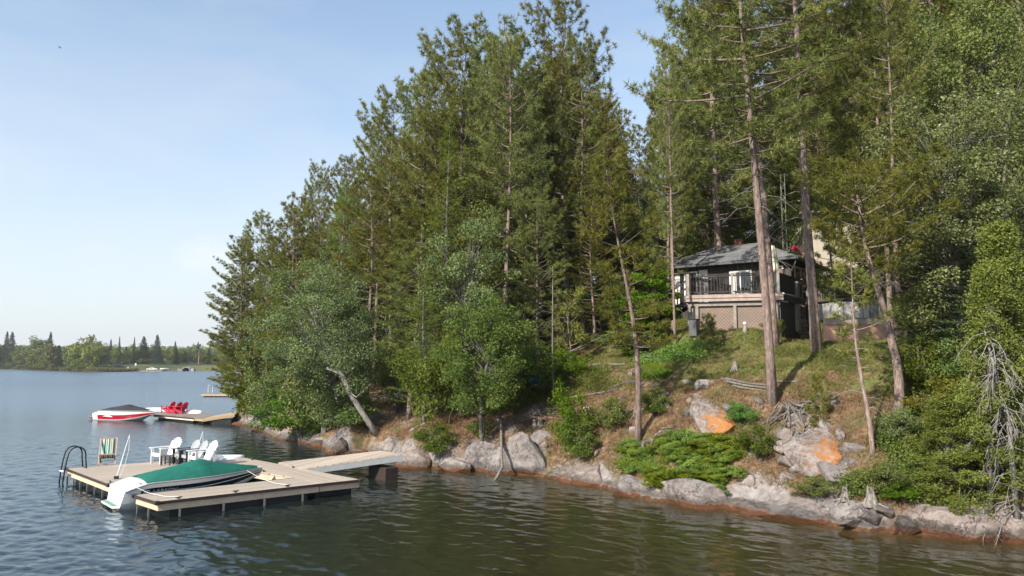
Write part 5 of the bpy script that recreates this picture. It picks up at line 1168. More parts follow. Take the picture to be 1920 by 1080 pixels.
# ---------------------------------------------------------------- bedrock and boulders
def M_rock(name, tone=(1, 1, 1), lichen=None, dark=0):
    m, nt, b = new_mat(name); vec = coord(nt); off = nt.nodes.new('ShaderNodeVectorMath'); off.operation = 'ADD'; oi = nt.nodes.new('ShaderNodeObjectInfo')
    nt.links.new(vec, off.inputs[0]); nt.links.new(oi.outputs['Location'], off.inputs[1]); v = off.outputs[0]
    c, big, mid, fine = granite(nt, v)
    c = mix(nt, 1.0, c, tone, 'MULTIPLY')
    if dark: c = mix(nt, dark, c, (.07, .06, .055))
    if 0: crack = nd(nt, 'ShaderNodeTexVoronoi', feature='DISTANCE_TO_EDGE'); crack.inputs['Scale'].default_value = 1.1; wv = nt.nodes.new('ShaderNodeVectorMath'); wv.operation = 'MULTIPLY_ADD'; nt.links.new(noise(nt, 2.5, 5, .6, v, 0, 'Color'), wv.inputs[0]); wv.inputs[1].default_value = (.9, .9, .9); nt.links.new(v, wv.inputs[2]); nt.links.new(wv.outputs[0], crack.inputs['Vector'])
    if 0: c = mix(nt, ramp(nt, crack.outputs['Distance'], [(0, (.7, .7, .7)), (.018, (0, 0, 0))]), c, (.04, .033, .03))
    geo = nt.nodes.new('ShaderNodeNewGeometry'); sep = nt.nodes.new('ShaderNodeSeparateXYZ'); nt.links.new(geo.outputs['Position'], sep.inputs[0])
    wet = ramp(nt, mth(nt, 'ADD', sep.outputs['Z'], mth(nt, 'MULTIPLY', mth(nt, 'SUBTRACT', mid, .5), .3)), [(0, (1, 1, 1)), (.10, (1, 1, 1)), (.2, (0, 0, 0))])
    c = mix(nt, ramp(nt, mth(nt, 'ADD', sep.outputs['Z'], mth(nt, 'MULTIPLY', mth(nt, 'SUBTRACT', mid, .5), .3)), [(.12, (0, 0, 0)), (.18, (.7, .7, .7)), (.28, (.45, .45, .45)), (.42, (0, 0, 0))]), c, (.055, .048, .044))
    c = mix(nt, wet, c, (.14, .06, .03))
    if lichen:
        d = nt.nodes.new('ShaderNodeVectorMath'); d.operation = 'DISTANCE'; nt.links.new(vec, d.inputs[0]); d.inputs[1].default_value = lichen[0]
        s = mth(nt, 'ADD', mth(nt, 'DIVIDE', d.outputs['Value'], lichen[1]), mth(nt, 'MULTIPLY', mth(nt, 'SUBTRACT', mid, .5), 2.2))
        c = mix(nt, ramp(nt, s, [(.5, (.95, .95, .95)), (.95, (0, 0, 0))]), c, ramp(nt, fine, [(.3, (.36, .13, .035)), (.7, (.58, .27, .09))]))
    nt.links.new(c, b.inputs['Base Color']); b.inputs['Roughness'].default_value = .88; b.inputs['Specular IOR Level'].default_value = .25
    bump(nt, b, mth(nt, 'ADD', mid, mth(nt, 'MULTIPLY', fine, .4)), 1.0, .11); return m
_ico = {}
def ico(sub):
    if sub not in _ico:
        bm = bmesh.new(); bmesh.ops.create_icosphere(bm, subdivisions=sub, radius=1); V = np.array([v.co[:] for v in bm.verts]); Fc = np.array([[v.index for v in f.verts] for f in bm.faces]); bm.free(); _ico[sub] = (V, Fc)
    return _ico[sub]
def rock(lab, loc, size, seed, mat, rz=0, tilt=(0, 0), cuts=17, sub=5, group=None, name='boulder', cat='rock', lich=None):
    V, Fc = ico(sub); V = V.copy(); r = np.random.default_rng(seed)
    for k in range(cuts):
        n = unit(r.normal(0, 1, 3)); o = r.uniform(.42, .82); d = V @ n - o; V = V - np.clip(d, 0, None)[:, None] * n * .97
    V += unit(V) * (fbm(V[:, 0] * 1 + V[:, 2] * .7 + 50 + seed, V[:, 1] + V[:, 2] * .4 + 50, .5, seed, 5)[:, None] - .5) * .15
    V *= np.array(size) / 2 * 1.4
    if lich is not None: mat = M_rock('granite_lichen', (1.15, 1.1, 1.07), lichen=(tuple(V[np.argmax(V @ unit(np.array(lich[0])))]), lich[1]))
    o = link(name, np_mesh(name, V, [Fc], mat, smooth=False), None); o.location = loc; o.rotation_euler = (tilt[0], tilt[1], rz); return tag(o, lab, cat, group)
Mr = M_rock('granite_pale', (1.12, 1.10, 1.08)); Mrd = M_rock('granite_dark', (.8, .75, .72), dark=.35); Mrp = M_rock('granite_pink', (1.08, 1.0, .95)); Mrg = M_rock('granite_grey', (1.0, 1.0, 1.0), dark=.1)
def rk(px, py, size, seed, mat, lab, rz=-.8, tilt=(.2, 0), sink=.2, **k):
    p = HIT(px, py); p.z -= size[2] * sink; return rock(lab, p, size, seed, mat, rz, tilt, **k)
Ml1 = M_rock('granite_lichen_upper', (1.2, 1.1, 1.05), lichen=((.05, -.75, .35), .95))
Ml2 = M_rock('granite_lichen_lower', (1.2, 1.15, 1.12), lichen=((.85, -.65, .45), .80))
rk(1338, 782, (2.0, 1.9, 1.35), 4, Mr, 'large cracked outcrop with a flat orange lichen patch, upper right of the shore slope', rz=.15, tilt=(.35, .15), lich=((-.1, -.35, 1), 1.2))
rk(1532, 850, (2.7, 2.0, 1.75), 7, Mr, 'largest broken outcrop with a bright orange lichen patch near the slim pine', rz=.1, tilt=(.3, .25), lich=((.2, -.4, 1), 1.5))
rk(1565, 893, (1.1, .8, .6), 9, Mrg, 'dark grey rounded slab at the foot of the largest lichen outcrop', rz=-.5, tilt=(.3, .5))
rk(1395, 822, (.55, .45, .6), 12, M_rock('granite_rust', (1.5, .9, .7)), 'small rust stained boulder between the two orange patched outcrops', rz=.4)
rk(1326, 722, (.85, .7, .6), 14, Mr, 'pale split boulder on top of the upper outcrop')
rk(1290, 718, (.8, .6, .4), 15, Mr, 'greenish pale boulder at the left above the upper outcrop')
rk(1478, 815, (.9, .8, .7), 16, Mrp, 'pinkish boulder at the left side of the largest outcrop')
rk(1500, 790, (.8, .8, .6), 17, Mr, 'whitish block under the exposed roots')
rk(1243, 742, (.5, .4, .3), 18, Mr, 'small stone left of the greenish pale boulder')
rk(1215, 722, (.4, .35, .25), 19, Mr, 'small pale stone in the grass above the slanting pine'); rk(1232, 722, (.35, .3, .2), 20, Mr, 'second small pale stone in the grass beside another')
rk(1225, 690, (.5, .4, .25), 120, Mrp, 'low stone by the fern clump uphill of the slanting pine'); rk(1205, 688, (.4, .3, .25), 121, Mrg, 'low stone by the weeds left of the fern clump')
# grey cliff left of centre
rk(900, 862, (2.3, 1.3, 1.5), 21, Mrg, 'big grey rock face under the round shore tree', rz=-.6, tilt=(.1, 0)); rk(975, 850, (2.4, 1.5, 2.0), 22, Mrg, 'tallest grey rock face split by a dark crack, right of the dangling stem', rz=-.75, tilt=(.15, 0))
rk(860, 872, (1.6, 1.0, .8), 23, Mr, 'low pale ledge left of the big grey rock face', rz=-.4); rk(1015, 815, (1.3, 1.1, 1.2), 24, Mrg, 'grey boulder on top of the tallest rock face', rz=-.5)
rk(788, 862, (1.5, 1.3, 1.0), 25, Mrp, 'rounded pinkish boulder beside the gangway landing', rz=.2); rk(742, 832, (1.4, .9, .8), 26, Mr, 'pale block behind the gangway landing', rz=-.3)
rk(640, 838, (1.3, 1.1, 1.1), 27, Mrd, 'dark cubic boulder behind the gangway'); rk(622, 846, (.8, .7, .8), 28, Mrp, 'reddish boulder at the water left of the dark cubic one'); rk(682, 846, (2.0, .8, .35), 29, Mrp, 'flat pink slab lying in the water behind the gangway', rz=.1, tilt=(0, 0), sink=.1)
rk(600, 832, (1.0, .8, .6), 30, Mrd, 'dark boulder at the end of the drooping bush'); rk(495, 800, (2.4, 1.2, .9), 31, Mr, 'pale ledge at the tip of the wooded point', rz=-.3); rk(450, 796, (1.8, .9, .5), 32, Mrp, 'low pink ledge at the foot of the wooden ramp', rz=-.2)
# waterline right
gS = None
for i, (px, py, sz_, mt_, lb) in enumerate([
    (1636, 975, (.75, .6, .5), Mrd, 'dark blocky stone at the waterline left of the stump'), (1655, 962, (.6, .5, .35), Mrd, 'dark stone just under the weathered stump'),
    (1697, 985, (1.0, .7, .55), Mrd, 'wedge shaped dark slab in the waterline row right of the stump'), (1743, 970, (.8, .6, .5), Mrg, 'upright brown slab leaning on the pink ledge'),
    (1752, 992, (.7, .5, .3), Mrg, 'low pale wet stone below the leaning brown slab'), (1600, 985, (.8, .5, .3), Mrg, 'smooth low stone at the waterline under the shrubs'),
    (1675, 992, (.4, .3, .2), Mrd, 'small flat dark stone in the shallows'),
    (1815, 985, (2.6, 1.4, 1.0), Mrp, 'long pinkish ledge rising from the water at the lower right'), (1890, 1000, (2.0, 1.2, .9), Mrp, 'pinkish ledge below the dead cedar at the right edge'),
    (1500, 968, (3.0, 1.3, .8), Mr, 'long smooth pale ledge at the water below the largest outcrop'), (1400, 952, (2.4, 1.2, .7), Mr, 'smooth pale ledge at the water below the juniper mat'),
    (1300, 935, (2.6, 1.3, .95), Mr, 'whitest waterline ledge under the hanging juniper tongues'), (1190, 915, (2.4, 1.2, .95), Mr, 'pale cracked ledge right of the tall bright bush'), (1095, 890, (2.2, 1.0, .75), Mrp, 'rough pinkish ledge under the tall bright bush')]):
    rk(px, py, sz_, 40 + i, mt_, lb, rz=-.72 if sz_[0] > 1.5 else i * .7, tilt=(.35, 0) if sz_[0] > 1.5 else (.2, .1), sink=.12)
for k, (px, py, sz_, mt_) in enumerate([(1475, 842, .6, Mr), (1487, 868, .7, Mrp), (1510, 820, .5, Mrg), (1500, 880, .6, Mr), (1530, 888, .5, Mrg), (1480, 895, .45, Mrp), (1600, 840, .6, Mrg), (1590, 870, .5, Mr), (1465, 822, .4, Mrd), (1550, 800, .6, Mr), (1520, 790, .45, Mrp), (1310, 745, .5, Mr), (1300, 770, .5, Mrd), (1365, 765, .45, Mrg), (1375, 795, .5, Mrp), (1320, 800, .5, Mr)]):
    rk(px, py, (sz_ * 1.2, sz_, sz_ * .8), 500 + k, mt_, 'broken granite block lying against the orange patched outcrops', rz=k * 1.3, tilt=(.3, .2), group='broken blocks around the outcrops', sub=3)
# small loose stones
rs = random.Random(4); protos = [ico(2)[0].copy() for _ in range(1)]
base_st = [rock('x', (0, 0, -50), (.3, .25, .2), 300 + i, (Mr, Mrp, Mrg, Mrd)[i], sub=2, name='loose_stone') for i in range(4)]
used = 0
for k in range(600):
    px = rs.uniform(980, 1860); p = None; f_ = rs.random(); sx = float(np.interp(px, [980, 1440, 1860], [885, 955, 1000])); py = sx - rs.uniform(25, 230)
    p = HIT(px, py); d = float(sdist(np.array([p.x]), np.array([p.y]))[0])
    if d < .6: continue
    o = base_st[used % 4] if used < 4 else base_st[rs.randrange(4)].copy()
    if used >= 4: C.objects.link(o)
    o.location = p + Vector((0, 0, .0)); o.rotation_euler = (rs.uniform(0, 6), rs.uniform(0, 6), rs.uniform(0, 6)); s = rs.uniform(.35, 1.5) ** 1.3; o.scale = (s, s, s * .8)
    tag(o, 'small loose stone lying among needles on the shore slope', 'stone', 'loose stones on the shore slope'); used += 1
    if used >= 110: break
# ---------------------------------------------------------------- logs, roots, stumps, sticks
def log(name, lab, cat, P, r0, r1=None, mat=None, n=7, group=None):
    P = [Vector(p) for p in P]; o0 = P[0].copy(); k = len(P); r1 = r1 or r0 * .6
    me = mbmesh(MB().tube([p - o0 for p in P], [r0 + (r1 - r0) * i / (k - 1) for i in range(k)], n), name, [mat or M_dead]); o = link(name, me); o.location = o0; return tag(o, lab, cat, group)
def hl(px0, py0, px1, py1, lift=.08, n=5): 
    a = HIT(px0, py0); b_ = HIT(px1, py1); P = []
    for i in range(n + 1):
        t = i / n; q = a.lerp(b_, t); q.z = max(H(q.x, q.y), q.z - .3) * .5 + q.z * .5 + lift; P.append(q)
    return P
log('fallen_log', 'long pale fallen log in the grass uphill left of the slanting pine', 'log', hl(1093, 690, 1172, 687), .09)
log('fallen_log', 'bleached log lying left of the slanting pine trunk', 'log', hl(1060, 752, 1132, 741), .07); log('fallen_log', 'thinner bleached log lying against another left of the slanting pine', 'log', hl(1050, 755, 1145, 737), .05)
for i, (a_, b2, lb) in enumerate((((1352, 716), (1440, 728), 'topmost weathered pole of the pile left of the tallest pine'), ((1362, 720), (1445, 735), 'middle weathered pole of the pile left of the tallest pine'), ((1375, 726), (1440, 738), 'lowest weathered pole of the pile left of the tallest pine'), ((1450, 716), (1500, 716), 'short straight pole right of the tallest pine'))): log('weathered_pole', lb, 'pole', hl(*a_, *b2, lift=.05 + .03 * (2 - i)), .05, .035)
log('driftwood', 'short pale driftwood piece above the juniper mat', 'log', hl(1242, 808, 1262, 806), .04); log('driftwood', 'pale branch lying above the round bush by the landing', 'log', hl(770, 812, 805, 795), .10)
log('leaning_dead_log', 'thin fallen trunk slanting behind the dead pole', 'log', [HIT(990, 700) + Vector((0, 0, .3)), AT(1050, 668, 38.5), AT(1150, 622, 38)], .07, .03, M_greybark)
# stick heap
sh_ = thing('stick_heap', 'reddish brown heap of dead sticks on the bank left of the yellow green shrub', 'sticks', HIT(1085, 795)); m = MB(); r = random.Random(5)
for k in range(110):
    a = r.gauss(-.1, .25); L = r.uniform(.5, 1.3); c = Vector((r.gauss(0, .55), r.gauss(0, .3), r.uniform(.02, .35))); d = Vector((math.cos(a), math.sin(a) * .6, r.uniform(-.1, .1))) * L / 2; m.tube([c - d, c + Vector((0, 0, .03)), c + d], [.012, .014, .006], 4, cap=False)
m.build('sticks', M_bark('red_sticks', (.10, .05, .035), (.22, .12, .085), (.36, .24, .18)), sh_)
# exposed roots
def roots(px, py, lab, n, spread, seed, up=.25, length=(.5, 1.3)):
    p = HIT(px, py); t = thing('exposed_roots', lab, 'roots', p); m = MB(); r = random.Random(seed)
    for k in range(n):
        a = r.uniform(*spread); L = r.uniform(*length); st0 = Vector((r.uniform(-.5, .5), r.uniform(-.15, .15), r.uniform(0, up))); P = [st0]; cur = st0.copy()
        for s_ in range(6):
            a += r.uniform(-.5, .5); cur = cur + Vector((math.cos(a), math.sin(a) * .8, 0)) * L / 6; g = H(p.x + cur.x, p.y + cur.y) - p.z; cur.z = max(g + .02, (cur.z * .6 + (g + .05) * .4) + r.uniform(-.02, .05)); P.append(cur.copy())
        m.tube(P, [.035 * (1 - i / 8) * r.uniform(.6, 1.2) for i in range(7)], 5, cap=False)
    m.build('roots', M_dead, t, smooth=True)
roots(1490, 770, 'tangle of grey exposed roots at the foot of the tallest pine', 34, (-3.3, .4), 1, .35, (.7, 1.7)); roots(1510, 815, 'roots hanging over the broken rock of the largest outcrop', 16, (-2.4, -.6), 2, .3, (.5, 1.2))
roots(1215, 835, 'pale roots spreading from the base of the slanting pine', 16, (-3.0, .2), 3, .1, (.4, .9)); roots(1215, 765, 'bleached root tangle behind the slanting pine', 18, (-3.4, .5), 4, .2, (.4, 1.1)); roots(1020, 775, 'dark roots and twigs above the grey cliff', 18, (-3.5, .5), 6, .15, (.5, 1.3))
def stump(px, py, s, lab, seed, jag=.35):
    p = HIT(px, py); r = random.Random(seed); m = MB(); secs = []
    for i in range(5):
        t = i / 4; secs.append([(s * (.5 - .22 * t + (.22 * (1 - t) ** 2) * abs(math.cos(2.5 * a))) * math.cos(a), s * (.5 - .22 * t + (.22 * (1 - t) ** 2) * abs(math.cos(2.5 * a))) * math.sin(a), s * (1.2 * t - .1) + (jag * s * r.uniform(0, 1.3) if i == 4 else 0)) for a in [2 * PI * k / 14 for k in range(14)]])
    m.loft(secs, closed=True)
    for k in range(6): a = r.uniform(0, 6.28); m.tube([(0, 0, .15 * s), (math.cos(a) * s * .6, math.sin(a) * s * .6, .1 * s), (math.cos(a) * s * 1.2, math.sin(a) * s * 1.2, -.05)], [.14 * s, .08 * s, .02], 5)
    o = m.build('stump', M_dead); o.location = p; tag(o, lab, 'stump')
stump(1634, 952, .36, 'silvery jagged stump above the dark waterline stones', 1); stump(1585, 938, .26, 'low rotten stump left of the silvery jagged one', 2, .5); stump(1013, 800, .3, 'thin grey stump on top of the grey cliff', 3); stump(1250, 770, .3, 'grey stump between the slanting pine and upper outcrop', 4); stump(1002, 800, .22, 'second grey stub left of the thin stump on the cliff', 9)
stump(1378, 695, .28, 'low dark stump in the lawn', 11, .2)
# twigs scattered over the slope
def mask_pts(n, px0, px1, pyr, seed, dmin=.5, dmax=30):
    r = np.random.default_rng(seed); out = []
    while len(out) < n:
        px = r.uniform(px0, px1); y0_, y1_ = pyr(px); out.append((px, r.uniform(y0_, y1_)))
    return out
SL = lambda px: float(np.interp(px, [600, 757, 900, 1000, 1100, 1220, 1440, 1600, 1920], [848, 868, 880, 890, 908, 938, 958, 992, 1013]))
def surf_grid():
    """dense lookup of ground points seen in the slope area: returns px,py->(x,y,z) sampler"""
    X, Y = np.meshgrid(np.linspace(-9, 21, 900), np.linspace(18.5, 46, 900)); Z = height(X, Y); D_ = sdist(X, Y); return X, Y, Z, D_
GX, GY, GZ, GD = surf_grid(); GPX = 960 + F * GX / (GY * ct + (GZ - CAMZ) * st_)
gf = GY * ct + (GZ - CAMZ) * st_; GPY = 540 - F * (-GY * st_ + (GZ - CAMZ) * ct) / gf
def scatter(n, cond, seed, w=None):
    idx = np.flatnonzero((cond & (GD > .25)).ravel()); r = np.random.default_rng(seed)
    if w is not None: pw = w.ravel()[idx]; pw = pw / pw.sum(); j = r.choice(idx, n, p=pw)
    else: j = r.choice(idx, n)
    P = np.stack([GX.ravel()[j] + r.uniform(-.02, .02, n), GY.ravel()[j] + r.uniform(-.02, .02, n), GZ.ravel()[j]], 1); return P, j
n1_ = fbm(GX, GY, .9, 201, 3); n2_ = fbm(GX, GY, 2.6, 202, 3); nfoot = np.ones_like(GX, bool)
for a, b_, c_ in ((10.9, 38.9, 2.3), (17.2, 37.6, 2.0), (15, 43.5, 4)): nfoot &= np.hypot(GX - a, GY - b_) > c_
M_grass = M_leaf('lawn_grass', [(.09, .11, .025), (.18, .195, .05), (.30, .27, .10)], .35); M_dry = M_leaf('dry_grass', [(.15, .09, .05), (.27, .18, .105), (.42, .32, .20)], .2); M_fern = M_leaf('fern_green', [(.09, .15, .02), (.16, .24, .03), (.25, .32, .06)], .35)
M_low = M_leaf('low_shrub_leaves', [(.07, .10, .022), (.13, .17, .035), (.24, .26, .07)], .35); M_needle = M_leaf('fallen_needles', [(.12, .06, .035), (.22, .12, .07), (.36, .24, .15)], .1)
up = np.array([0, 0, 1.0])
def stuff(name, lab, cat, P, mat, k, ln, w_, spread=.5, tint=.5, leaf=None, hgt=0):
    f = Fol(); T = np.clip(tint + rng.normal(0, .16, len(P)) + (fbm(P[:, 0], P[:, 1], .8, 33, 3) - .5) * 1.5, 0, 1)
    if leaf: P2_ = np.repeat(P, k, 0) + rng.normal(0, 1, (len(P) * k, 3)) * np.array([hgt, hgt, hgt * .6]) + np.array([0, 0, hgt * .5]); f.leaves(P2_, leaf, np.repeat(T, k) + rng.normal(0, .1, len(P) * k), nrm=(0, -.2, .8))
    else: f.tufts(P, np.repeat(up[None], len(P), 0), k, ln, w_, T, spread)
    return tag(link(name, f.mesh(name, mat)), lab, cat, kind='stuff')
lawn = (GD > 4.0) & (GPX > 1040) & (GPX < 1860) & (n1_ > .36) & nfoot
P_, _ = scatter(24000, lawn, 1, np.clip(n1_ - .3, 0, 1) ** 1.5); stuff('lawn_grass', 'patchy green grass covering the slope below the cottage', 'grass', P_, M_grass, 5, .17, .018)
dryc = (GD > .5) & (GD < 9) & (GPX > 700) & nfoot
P_, _ = scatter(20000, dryc, 2, (GD < 5) * 1.0 + .25); stuff('dry_grass', 'dry tan grass and dead stalks on the rocky bank', 'dry grass', P_, M_dry, 5, .20, .016, .7)
P_, _ = scatter(14000, (GD > .5) & (GPX > 600), 3); f = Fol(); Dn = rng.normal(0, 1, (len(P_), 3)); Dn[:, 2] = .15; f.tufts(P_ + np.array([0, 0, .02]), unit(Dn), 3, .22, .012, np.clip(.5 + rng.normal(0, .25, len(P_)), 0, 1), .7); tag(link('needle_litter', f.mesh('needle_litter', M_needle)), 'brown pine needles and twigs littering the bank', 'needle litter', kind='stuff')
weeds = (GD > 1.2) & (n2_ > .54) & (n1_ > .42) & (GPX > 980) & nfoot & (GPY < 900)
P_, _ = scatter(3200, weeds, 4); stuff('low_weeds', 'low leafy weeds and seedlings dotted over the bank', 'weeds', P_, M_low, 9, 0, 0, leaf=.065, hgt=.11)
def patch(name, lab, cat, cx_, cy_, rx, ry, n, mat, leaf=None, k=8, hgt=.12, ln=.12, w_=.02, seed=0, kind='stuff', fuzzy=.35, spread=.6):
    q = ((GPX - cx_) / rx) ** 2 + ((GPY - cy_) / ry) ** 2 + (n1_ - .5) * 2 * fuzzy * 2
    c = (q < 1) & (GD > .02); P, _ = scatter(n, c, seed); 
    return stuff(name, lab, cat, P, mat, k, ln, w_, spread, .5, leaf, hgt)
def multi(name, lab, cat, ells, n, mat, leaf=None, k=8, hgt=.12, ln=.12, w_=.02, seed=0, spread=.6, fuzzy=.3, mound=0):
    c = np.zeros_like(GX, bool); qq = np.full(GX.shape, 9.)
    for cx_, cy_, rx, ry in ells: q = ((GPX - cx_) / rx) ** 2 + ((GPY - cy_) / ry) ** 2 + (n1_ - .5) * 2 * fuzzy; c |= q < 1; qq = np.minimum(qq, q)
    if name.endswith('_mat'): c &= (fbm(GX, GY, .55, 88, 3) > .40)
    P, j = scatter(n, c & (GD > .02), seed); P[:, 2] += mound * np.sqrt(np.clip(1 - qq.ravel()[j], 0, 1)) * np.clip(fbm(P[:, 0], P[:, 1], .45, 5, 3) * 1.9 - .45, 0, 1) * rng.uniform(.5, 1, n)
    return stuff(name, lab, cat, P, mat, k, ln, w_, spread, .5, leaf, hgt)
JT = 1
multi('juniper_mat', 'bright green juniper mat spilling down over the pale waterline rock', 'ground cover', [(1310, 850, 72, 30), (1265, 838, 30, 18), (1335, 890, 50, 26), (1250, 905, 24, 24), (1345, 920, 20, 28), (1290, 900, 30, 16), (1380, 850, 22, 16)], 1000, M_juniper, k=22, ln=.16, w_=.026, seed=6, mound=.30, fuzzy=1.6, spread=.7)
multi('low_shrub_mat', 'darker low green shrub mat left of the bright juniper mat', 'ground cover', [(1195, 872, 32, 24), (1182, 850, 16, 18), (1215, 892, 20, 12)], 320, M_juniper, k=22, ln=.17, w_=.026, seed=7, mound=.35, fuzzy=1.6, spread=.7)
multi('fern_patch', 'fresh yellow green fern patch in the grass above the slanting pine', 'ferns', [(1228, 702, 28, 12)], 700, M_fern, k=9, ln=.32, w_=.05, seed=8, spread=.7, fuzzy=.2)
multi('weed_bed', 'bright weed bed along the top left of the lawn beneath the maple sapling', 'weeds', [(1265, 664, 60, 16), (1220, 675, 30, 14), (1310, 652, 40, 9)], 2400, M_fern, leaf=.09, k=8, hgt=.16, seed=9, fuzzy=.3)
multi('shade_weeds', 'dim green weeds below the dead pole and kayaks', 'weeds', [(1070, 705, 70, 16), (990, 745, 60, 14), (1120, 725, 50, 12)], 2000, M_low, leaf=.09, k=7, hgt=.13, seed=10, fuzzy=.5)
multi('bank_shrubs', 'tangled low green undergrowth covering the bank at the lower right', 'undergrowth', [(1800, 900, 90, 60), (1740, 830, 90, 60), (1850, 820, 90, 90), (1700, 900, 50, 30), (1620, 915, 45, 22)], 9000, M_low, leaf=.085, k=9, hgt=.16, seed=11, fuzzy=.7)
multi('yellow_undergrowth', 'yellow green undergrowth among the dry grass at the lower right', 'undergrowth', [(1850, 880, 80, 55), (1790, 925, 60, 26), (1880, 780, 60, 70)], 4500, M_yellowleaf, leaf=.085, k=9, hgt=.2, seed=12, fuzzy=.6, mound=.3)
jun = [broadleaf(95 + k, .62, .62, .0, 40, 230, .045, cr=.15, mat=M_juniper, r0=.012, stems=4, shell=.2, flat=.8, tint_var=.35) for k in range(3)]
rj = random.Random(21); kj = 0
for (cx_, cy_, rx, ry, n_, g_) in ((1310, 850, 68, 26, 26, 0), (1262, 838, 28, 14, 6, 0), (1335, 888, 46, 22, 11, 0), (1250, 905, 18, 18, 5, 0), (1345, 920, 14, 20, 4, 0), (1195, 872, 28, 20, 8, 1), (1182, 850, 12, 12, 3, 1)):
    for q in range(n_):
        a = rj.uniform(0, 6.28); u = math.sqrt(rj.random()); p = HIT(cx_ + rx * u * math.cos(a), cy_ + ry * u * math.sin(a)); s = rj.uniform(.55, 1.0)
        if p.z < .3: continue
        plant(jun[kj % 3], 'juniper', ('low juniper clump in the bright green mass above the pale waterline rock', 'low clump of the smaller darker shrub mass left of the bright juniper')[g_], 'shrub', (p.x, p.y, p.z - .05), rj.uniform(0, 6), (s * 1.1, s * 1.1, s * rj.uniform(.5, .85)), ('juniper clumps above the waterline rock', 'clumps of the smaller shrub mass')[g_], part=PB); kj += 1
# flower and shrubs against the deck
for (px, py, s, lab, i) in ((1452, 632, .5, 'weedy bush at the right front corner of the deck', 3), (1330, 628, .35, 'orange flowering plant at the left front of the lattice', 3), (1560, 560, .9, 'leafy shrub between the stout straight trunk and the hot tub', 0), (1590, 560, .9, 'shrub behind the hot tub cover', 2), (1245, 640, .5, 'small dark conifer like shrub by the grey bin', 4), (1740, 760, 1.0, 'dark shrub behind the swept base of the crooked pine', 0), (1690, 830, .6, 'green bush at the foot of the crooked pine', 2), (1800, 840, 1.1, 'leafy bush in the right hand thicket below the hemlock', 3), (1830, 780, 1.2, 'darker bush of the right hand thicket under the silvery tree', 0), (1900, 740, 1.4, 'tall bush at the right edge under the silvery tree', 4), (1770, 880, .7, 'yellowish bush low in the right hand thicket', 3)):
    bush(i, px, py, (s, s, s), lab)
# leafy screens in front of the upper hillside
for (px, Y, top, lab, i, nm) in ((1680, 46, 280, 'broad green tree above the upper stone wall', 2, 'yellowing_tree'), (1760, 40, 240, 'leafy tree between the stone walls and the silvery tree', 0, 'maple_tree'), (1450, 52, 330, 'dark leafy tree behind the cottage roof', 0, 'maple_tree'), (1340, 50, 300, 'dark leafy tree closing the wood left behind the cottage', 0, 'maple_tree'), (1230, 50, 330, 'dark leafy tree behind the maple sapling', 0, 'maple_tree'), (1530, 60, 250, 'deep green tree far behind the stout straight trunk', 0, 'maple_tree')):
    q = AT(px, 680, Y); q.z = H(q.x, q.y); s = max(topfit(q, top, 11), .3); plant(BROADS[i], nm, lab, 'tree', q, px * .37, (max(s, .9), max(s, .9), s))
# foliage boughs that dip before the trunks: young pines
for (px, py, top, lab, wd) in ((1725, 720, 560, 'young pine beside the dark hemlock', 1.0), (1330, 660, 590, 'young pine right of the storage bin', .8), (1540, 800, 700, 'young pine above the largest outcrop', .7)):
    red(px, py, top, lab, pair=SMALLP, H0=3, wide=wd)
# bird
p = AT(112, 89, 60); m = MB(); m.tube([(-.16, 0, 0), (-.05, 0, .01), (.1, 0, 0), (.2, 0, .02)], [.01, .05, .04, .005], 6); b_ = thing('bird', 'small dark bird flying high in the sky at the upper left', 'bird', p); b_.scale = (.45,) * 3; m.build('body', M_blackcanvas, b_, smooth=True)
for s_ in (-1, 1): MB().add([(-.08, s_ * .03, .02), (.1, s_ * .03, .02), (.06, s_ * .28, .10), (-.02, s_ * .55, .02), (-.06, s_ * .28, .10)], [(0, 1, 2, 3, 4), (4, 3, 2, 1, 0)]).build('wing', M_blackcanvas, b_)
# ---------------------------------------------------------------- far shore
M_far1 = M_leaf('far_leaves', [(.085, .11, .035), (.145, .17, .05), (.23, .235, .08)], .3); M_far2 = M_leaf('far_yellow_leaves', [(.12, .15, .025), (.21, .24, .045), (.31, .31, .08)], .3); M_far3 = M_leaf('far_conifer', [(.04, .06, .03), (.07, .095, .045), (.11, .135, .065)], .2); M_far4 = M_leaf('far_russet', [(.09, .07, .03), (.16, .12, .05), (.25, .19, .08)], .2)
FB = [broadleaf(200 + i, 14, r_, .06, 34, 60, .75, cr=1.7, mat=mt_, r0=.3, shell=.4) for i, (r_, mt_) in enumerate(((5, M_far1), (4.2, M_far2), (6, M_far1), (4.6, M_far4), (5.5, M_far2), (4.5, M_far1)))]
FS = [conifer(210 + i, 16, .06, 4.0, .2, .5, kind='spruce', dead=0, k=8, mat=M_far3) for i in range(2)]
def fat(m): return m
for _, cr_ in FS:
    n = len(cr_.vertices); co = np.empty(n * 3, np.float32); cr_.vertices.foreach_get('co', co); co = co.reshape(-1, 3, 3); ce = co.mean(1, keepdims=True); co = ce + (co - ce) * 3.2; cr_.vertices.foreach_set('co', co.ravel()); cr_.update()
def fshore(px): return G(px, float(np.interp(px, *zip(*sorted(far_px)))), 0)
rf_ = random.Random(31)
def ftree(px, back, hpx_top, kind, i, lab, group=None, w_=1.0):
    s0 = fshore(px); p = AT(px, 680, s0.y + back); z = H(p.x, p.y); H0 = 14 if kind == 'b' else 16; s = max(.12, (CAMZ + (p.y) * (ray(960, hpx_top).z / ray(960, hpx_top).y) - z) / H0)
    pr = FB[i % 6] if kind == 'b' else FS[i % 2]; ws = (s if kind == 'b' else s * .9) * w_
    return plant(pr, 'far_broadleaf_tree' if kind == 'b' else 'far_spruce', lab, 'tree', (p.x, p.y, z - .2), rf_.uniform(0, 6.28), (ws, ws, s), group)
